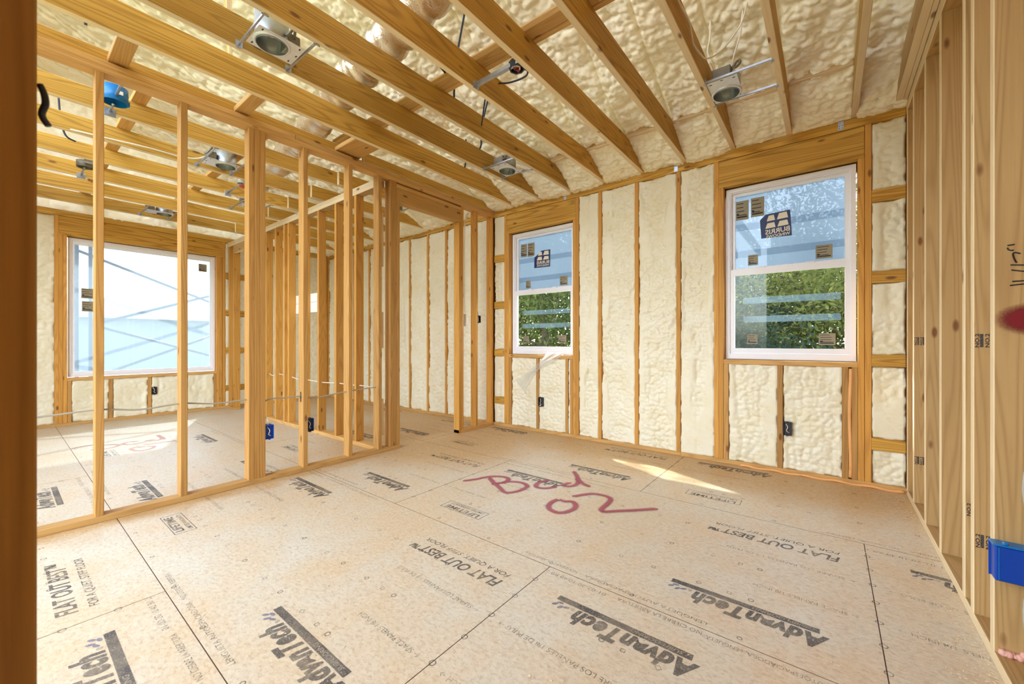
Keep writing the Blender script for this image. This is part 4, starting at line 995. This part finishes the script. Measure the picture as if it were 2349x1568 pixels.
cable('electrical_cable', 'blurred black cable loop beside the near door jamb', [(-0.76, 0.031, 1.398), (-0.76, 0.0345, 1.388), (-0.76, 0.0355, 1.376), (-0.765, 0.033, 1.366), (-0.762, 0.034, 1.358), (-0.76, 0.038, 1.350)], 0.0035, 'black')
cable('electrical_cable', 'blue-grey cable tail crossing a joist in the far room', [(-5.25, 0.32, 3.2), (-5.2, 0.33, 3.0), (-5.22, 0.36, 2.88), (-5.25, 0.42, 2.86)], 0.007, 'bcable')
cable('electrical_cable', 'dark cable pair dropping to the black switch box', [(XP - 0.05, 3.71, 2.69), (XP - 0.05, 3.712, 2.2), (XP - 0.05, 3.70, 1.8), (XP - 0.04, 3.71, 1.55), (XP - 0.035, 3.725, 1.43)], 0.006, 'bcable')
cable('electrical_cable', 'white cable dropping to the white switch bracket', [(XP - D4 - 0.01, 3.62, 2.69), (XP - D4 - 0.01, 3.56, 2.55), (XP - D4 - 0.01, 3.55, 1.9), (XP - D4 - 0.01, 3.555, 1.44)], 0.006, 'wcable')
cable('electrical_cable', 'pale grey cable running down into the large blue box', [(0.507, 2.062, 0.66), (0.503, 2.062, 0.60), (0.51, 2.06, 0.52), (0.51, 2.05, 0.42)], 0.005, 'gcable')
cable('electrical_cable', 'pale grey cable hanging below the large blue box', [(0.515, 2.06, 0.29), (0.506, 2.06, 0.24), (0.505, 2.06, 0.17), (0.515, 2.06, 0.09)], 0.005, 'gcable')
# insulated foil duct lying across the joists
bm = bmesh.new()
path = [Vector((-1.2, 1.43, 3.115)), Vector((-2.3, 1.62, 3.11)), Vector((-2.9, 1.68, 3.108)), Vector((-3.9, 1.84, 3.108)), Vector((-4.6, 1.94, 3.108)), Vector((-5.8, 2.05, 3.108)), Vector((-6.6, 2.3, 3.12))]
path = catmull(path, 22)
rad = [0.128 + 0.010 * math.sin(i * 2.1) + 0.006 * math.sin(i * 5.3) for i in range(len(path))]
tube_bm(bm, path, rad, 20)
tag(put('flexible_duct', bm_mesh(bm, smooth=True), M['foil']), 'shiny foil-wrapped flexible duct lying on top of the joists', 'duct')

# ------------------------------------------------------------------ loose things
t = thing('insulation_board', 'white rectangular board fixed between the hall wall studs', 'board', (-5.30, YQ1 + 0.002, 1.45))
local('board_panel', box_me(-0.45, 0.40, 0, 0.018, 0, 0.235, 0.003), M['white'], t)
local('printed_strip', box_me(-0.43, 0.38, -0.0008, 0, 0.125, 0.130), M['gcable'], t)
# clear polythene flap below the narrow window
pts = []
NU, NV = 18, 34
ctr = catmull([(-2.47, 0, 0.962), (-2.56, 0, 0.90), (-2.68, 0, 0.81), (-2.80, 0, 0.72), (-2.90, 0, 0.63), (-3.00, 0, 0.53)], 7)
wid = np.interp(np.linspace(0, 1, len(ctr)), [0, 0.15, 0.4, 0.6, 0.8, 1.0], [0.23, 0.15, 0.07, 0.06, 0.12, 0.20])
NV = len(ctr)
for j in range(NV):
    v = j / (NV - 1); tn = (ctr[min(j + 1, NV - 1)] - ctr[max(j - 1, 0)]).normalized(); sd = Vector((-tn.z, 0, tn.x))
    mixv = min(1, v / 0.25); sd = (Vector((1, 0, 0)) * (1 - mixv) + sd * mixv).normalized()
    if sd.x < 0: sd = -sd
    for i in range(NU):
        u = i / (NU - 1) - 0.5
        p = ctr[j] + sd * (u * wid[j]); p.z = min(p.z, 0.975)
        p.y = YW - 0.010 - 0.020 * math.sin(math.pi * min(1, v * 1.1)) - 0.006 * math.sin(u * 14 + v * 5) * (1 - 0.4 * v) - 0.003 * math.sin(u * 37 + v * 11)
        pts.append(p)
me = grid_me(NU, NV, np.array([list(p) for p in pts]))
tag(put('plastic_film', me, M['poly']), 'torn clear plastic film hanging from the narrow window sill', 'plastic film')
# pink insulation scrap on the right bottom plate
SEED[0] += 1
bm = bmesh.new()
for k in range(14):
    u = k / 13; bmesh.ops.create_icosphere(bm, subdivisions=1, radius=random.uniform(0.007, 0.014), matrix=Matrix.Translation((0.462 + 0.055 * u + random.uniform(-0.004, 0.004), 2.066 + random.uniform(-0.006, 0.006), T + 0.008 + (0.012 if u > 0.75 else 0))))
tag(put('insulation_scrap', bm_mesh(bm, smooth=True), M['pfoam']), 'scrap of pink insulation on the right bottom plate', 'insulation', kind='stuff')
# sawdust and shavings, uncountable
bm = bmesh.new()
def chip(x, y, s):
    a = random.uniform(0, 6.28); l = s; wd = s * random.uniform(0.3, 0.6); h = s * random.uniform(0.15, 0.4)
    ca, sa = math.cos(a), math.sin(a)
    v = [bm.verts.new((x + dx * l * ca - dy * wd * sa, y + dx * l * sa + dy * wd * ca, 0.0015 + dz * h)) for dx, dy, dz in ((-1, -1, 0), (1, -1, 0), (1, 1, 0), (-1, 1, 0), (0, 0, 1))]
    bm.faces.new((v[0], v[1], v[4])); bm.faces.new((v[1], v[2], v[4])); bm.faces.new((v[2], v[3], v[4])); bm.faces.new((v[3], v[0], v[4]))
for _ in range(900):
    y = random.uniform(1.5, 3.95); x = XR - 0.004 - abs(random.gauss(0, 0.075)); chip(x, y, random.uniform(0.0015, 0.005))
for _ in range(260):
    x = random.uniform(-0.4, 0.43); y = YW - 0.02 - abs(random.gauss(0, 0.16)); chip(x, y, random.uniform(0.0015, 0.005))
for _ in range(420): chip(random.uniform(-3.3, 0.4), random.uniform(0.5, 3.9), random.uniform(0.001, 0.005))
tag(put('sawdust', bm_mesh(bm), M['chip']), 'sawdust and small wood shavings scattered over the subfloor', 'sawdust', kind='stuff')

# ================================================================== OUTSIDE
gd = tag(put('ground', box_me(-60, 60, -20, 90, -3.4, -3.2), M['grass']), 'green ground outside far below the windows', 'ground', kind='structure')
def tree(name, label, x, y, zb, h, crown, mat, n, leaf, seed, bare=0, conifer=False):
    rnd = random.Random(seed); t = thing(name, label, 'tree', (x, y, zb), group='trees outside the back windows')
    bm = bmesh.new(); top = Vector((rnd.uniform(-0.4, 0.4), rnd.uniform(-0.4, 0.4), h))
    tube_bm(bm, catmull([(0, 0, 0), (0.1, 0.05, h * 0.35), (top.x * 0.6, top.y * 0.6, h * 0.7), top], 4), [0.20 - 0.17 * i / 12 for i in range(13)], 8)
    local('trunk', bm_mesh(bm, smooth=True), M['bark'], t)
    ends = []
    nb = 26 if conifer else 22
    for k in range(nb):
        f = rnd.uniform(0.25, 0.97); a = rnd.uniform(0, 6.28); L = crown * (1.15 - f if conifer else rnd.uniform(0.6, 1.05))
        b0 = Vector((top.x * f, top.y * f, h * f)); b2 = b0 + Vector((math.cos(a) * L, math.sin(a) * L, (0.05 if conifer else rnd.uniform(0.1, 0.8)) * L)); bmid = b0.lerp(b2, 0.5) + Vector((0, 0, -0.08 * L))
        bm = bmesh.new(); P = catmull([b0, bmid, b2], 4); tube_bm(bm, P, [0.06 - 0.048 * i / (len(P) - 1) for i in range(len(P))], 5)
        for q in range(3):
            s0 = P[rnd.randint(3, len(P) - 1)]; e0 = s0 + Vector((rnd.uniform(-1, 1), rnd.uniform(-1, 1), rnd.uniform(-0.3, 0.7))) * L * 0.35
            tube_bm(bm, [s0, s0.lerp(e0, 0.5) + Vector((0, 0, 0.03)), e0], [0.02, 0.014, 0.007], 4); ends.append(e0)
        local('branch', bm_mesh(bm), M['bark'], t); ends += [b2, bmid.lerp(b2, 0.6)]
    if n:
        V = []; F_ = []
        for i in range(n):
            c = rnd.choice(ends); sp = crown * (0.16 if conifer else 0.22)
            p = c + Vector((rnd.gauss(0, sp), rnd.gauss(0, sp), rnd.gauss(0, sp * (0.5 if conifer else 0.8))))
            d = Vector((rnd.gauss(0, 1), rnd.gauss(0, 1), rnd.gauss(0, 1))).normalized(); e = d.orthogonal().normalized(); s = leaf * rnd.uniform(0.6, 1.3)
            b_ = len(V); V += [p - d * s, p + e * s * 0.45, p + d * s, p - e * s * 0.45]; F_.append((b_, b_ + 1, b_ + 2, b_ + 3))
        me = bpy.data.meshes.new('leaves'); me.from_pydata([tuple(v) for v in V], [], F_); me.update()
        tag(local('foliage', me, M[mat], t), kind='stuff')
    return t
tree('pine_tree', 'dark pine tree left in the view of the window nearest the right wall', -2.6, 12.5, -3.2, 9.5, 3.0, 'leaf2', 26000, 0.065, 1, conifer=True)
tree('leafy_tree', 'yellow-green tree right in the view of the window nearest the right wall', 0.6, 15.0, -3.2, 8.5, 3.2, 'leaf1', 24000, 0.075, 2)
tree('leafy_tree', 'low mid-green tree between the pine and the yellow-green tree', -1.6, 18.0, -3.2, 6.4, 3.4, 'leaf3', 24000, 0.09, 3)
tree('leafy_tree', 'mid-green tree seen through the narrow-looking window', -8.5, 13.0, -3.2, 8.0, 3.2, 'leaf3', 26000, 0.08, 4)
tree('leafy_tree', 'yellow-green tree farthest left beyond the narrow-looking window', -12.5, 16.0, -3.2, 8.2, 3.6, 'leaf1', 24000, 0.09, 5)
tree('leafy_tree', 'broad distant tree behind the pine tree', -5.0, 22.0, -3.2, 8.0, 4.6, 'leaf3', 26000, 0.12, 6)
tree('bare_tree', 'nearly bare branching tree close outside the back wall', -6.4, 6.6, -3.2, 10.5, 3.0, 'leaf1', 0, 0.07, 8)
# neighbouring house with a low roof
t = thing('neighbour_house', 'neighbouring house with a low brown shingle roof', 'house', (1.6, 29.0, -3.2))
local('house_wall', box_me(-4, 5, 0, 5, 0, 3.2), M['siding'], t)
bm = bmesh.new()
v = [bm.verts.new(p) for p in ((-4.5, -0.5, 3.1), (5.5, -0.5, 3.1), (5.5, 2.5, 4.15), (-4.5, 2.5, 4.15), (-4.5, 5.5, 3.1), (5.5, 5.5, 3.1))]
for f in ((0, 1, 2, 3), (3, 2, 5, 4), (0, 3, 4), (1, 5, 2), (0, 4, 5, 1)): bm.faces.new([v[i] for i in f])
local('house_roof', bm_mesh(bm), M['roofred'], t)
# scaffold outside the picture window
t = thing('scaffold', 'grey steel scaffold with crossed braces outside the wide picture window', 'scaffold', (-8.6, 1.4, -3.2))
def sc(a, b, r=0.021, n='brace'):
    o = Vector((-8.6, 1.4, -3.2)); local(n, tube_me([Vector(a) - o, Vector(b) - o], r, 8, 0), M['scaf'], t)
for y in (0.70, 0.84, 2.62): sc((-8.6, y, -3.2), (-8.6, y, 3.2), 0.024, 'post')
for (a, b) in (((0.70, 2.42), (2.62, 1.66)), ((0.84, 1.34), (2.62, 0.74)), ((0.84, 1.33), (2.62, 2.02)), ((0.84, 0.54), (2.62, 1.32))): sc((-8.6, a[0], a[1]), (-8.6, b[0], b[1]))
local('shade_plank', box_me(0.0, 0.26, -2.4, 2.4, 5.86, 5.90), M['osb'], t)  # planks added out of view to shade the top of the window film
local('shade_plank', box_me(0.27, 0.53, -2.4, 2.4, 5.86, 5.90), M['osb'], t)
# pale house standing farther off beyond the scaffold
t = thing('neighbour_house', 'pale neighbouring house wall outside the wide picture window', 'house', (-16.0, 3.0, -3.2))
local('house_wall', box_me(-4, 0, -9, 9, 0, 5.0), M['vinyl'], t)
bm = bmesh.new()
v = [bm.verts.new(p) for p in ((0.4, -9.4, 4.95), (0.4, 9.4, 4.95), (-2.0, 9.4, 5.7), (-2.0, -9.4, 5.7), (-4.4, -9.4, 4.95), (-4.4, 9.4, 4.95))]
for f in ((0, 1, 2, 3), (3, 2, 5, 4), (0, 3, 4), (1, 5, 2), (0, 4, 5, 1)): bm.faces.new([v[i] for i in f])
local('house_roof', bm_mesh(bm), M['siding'], t)
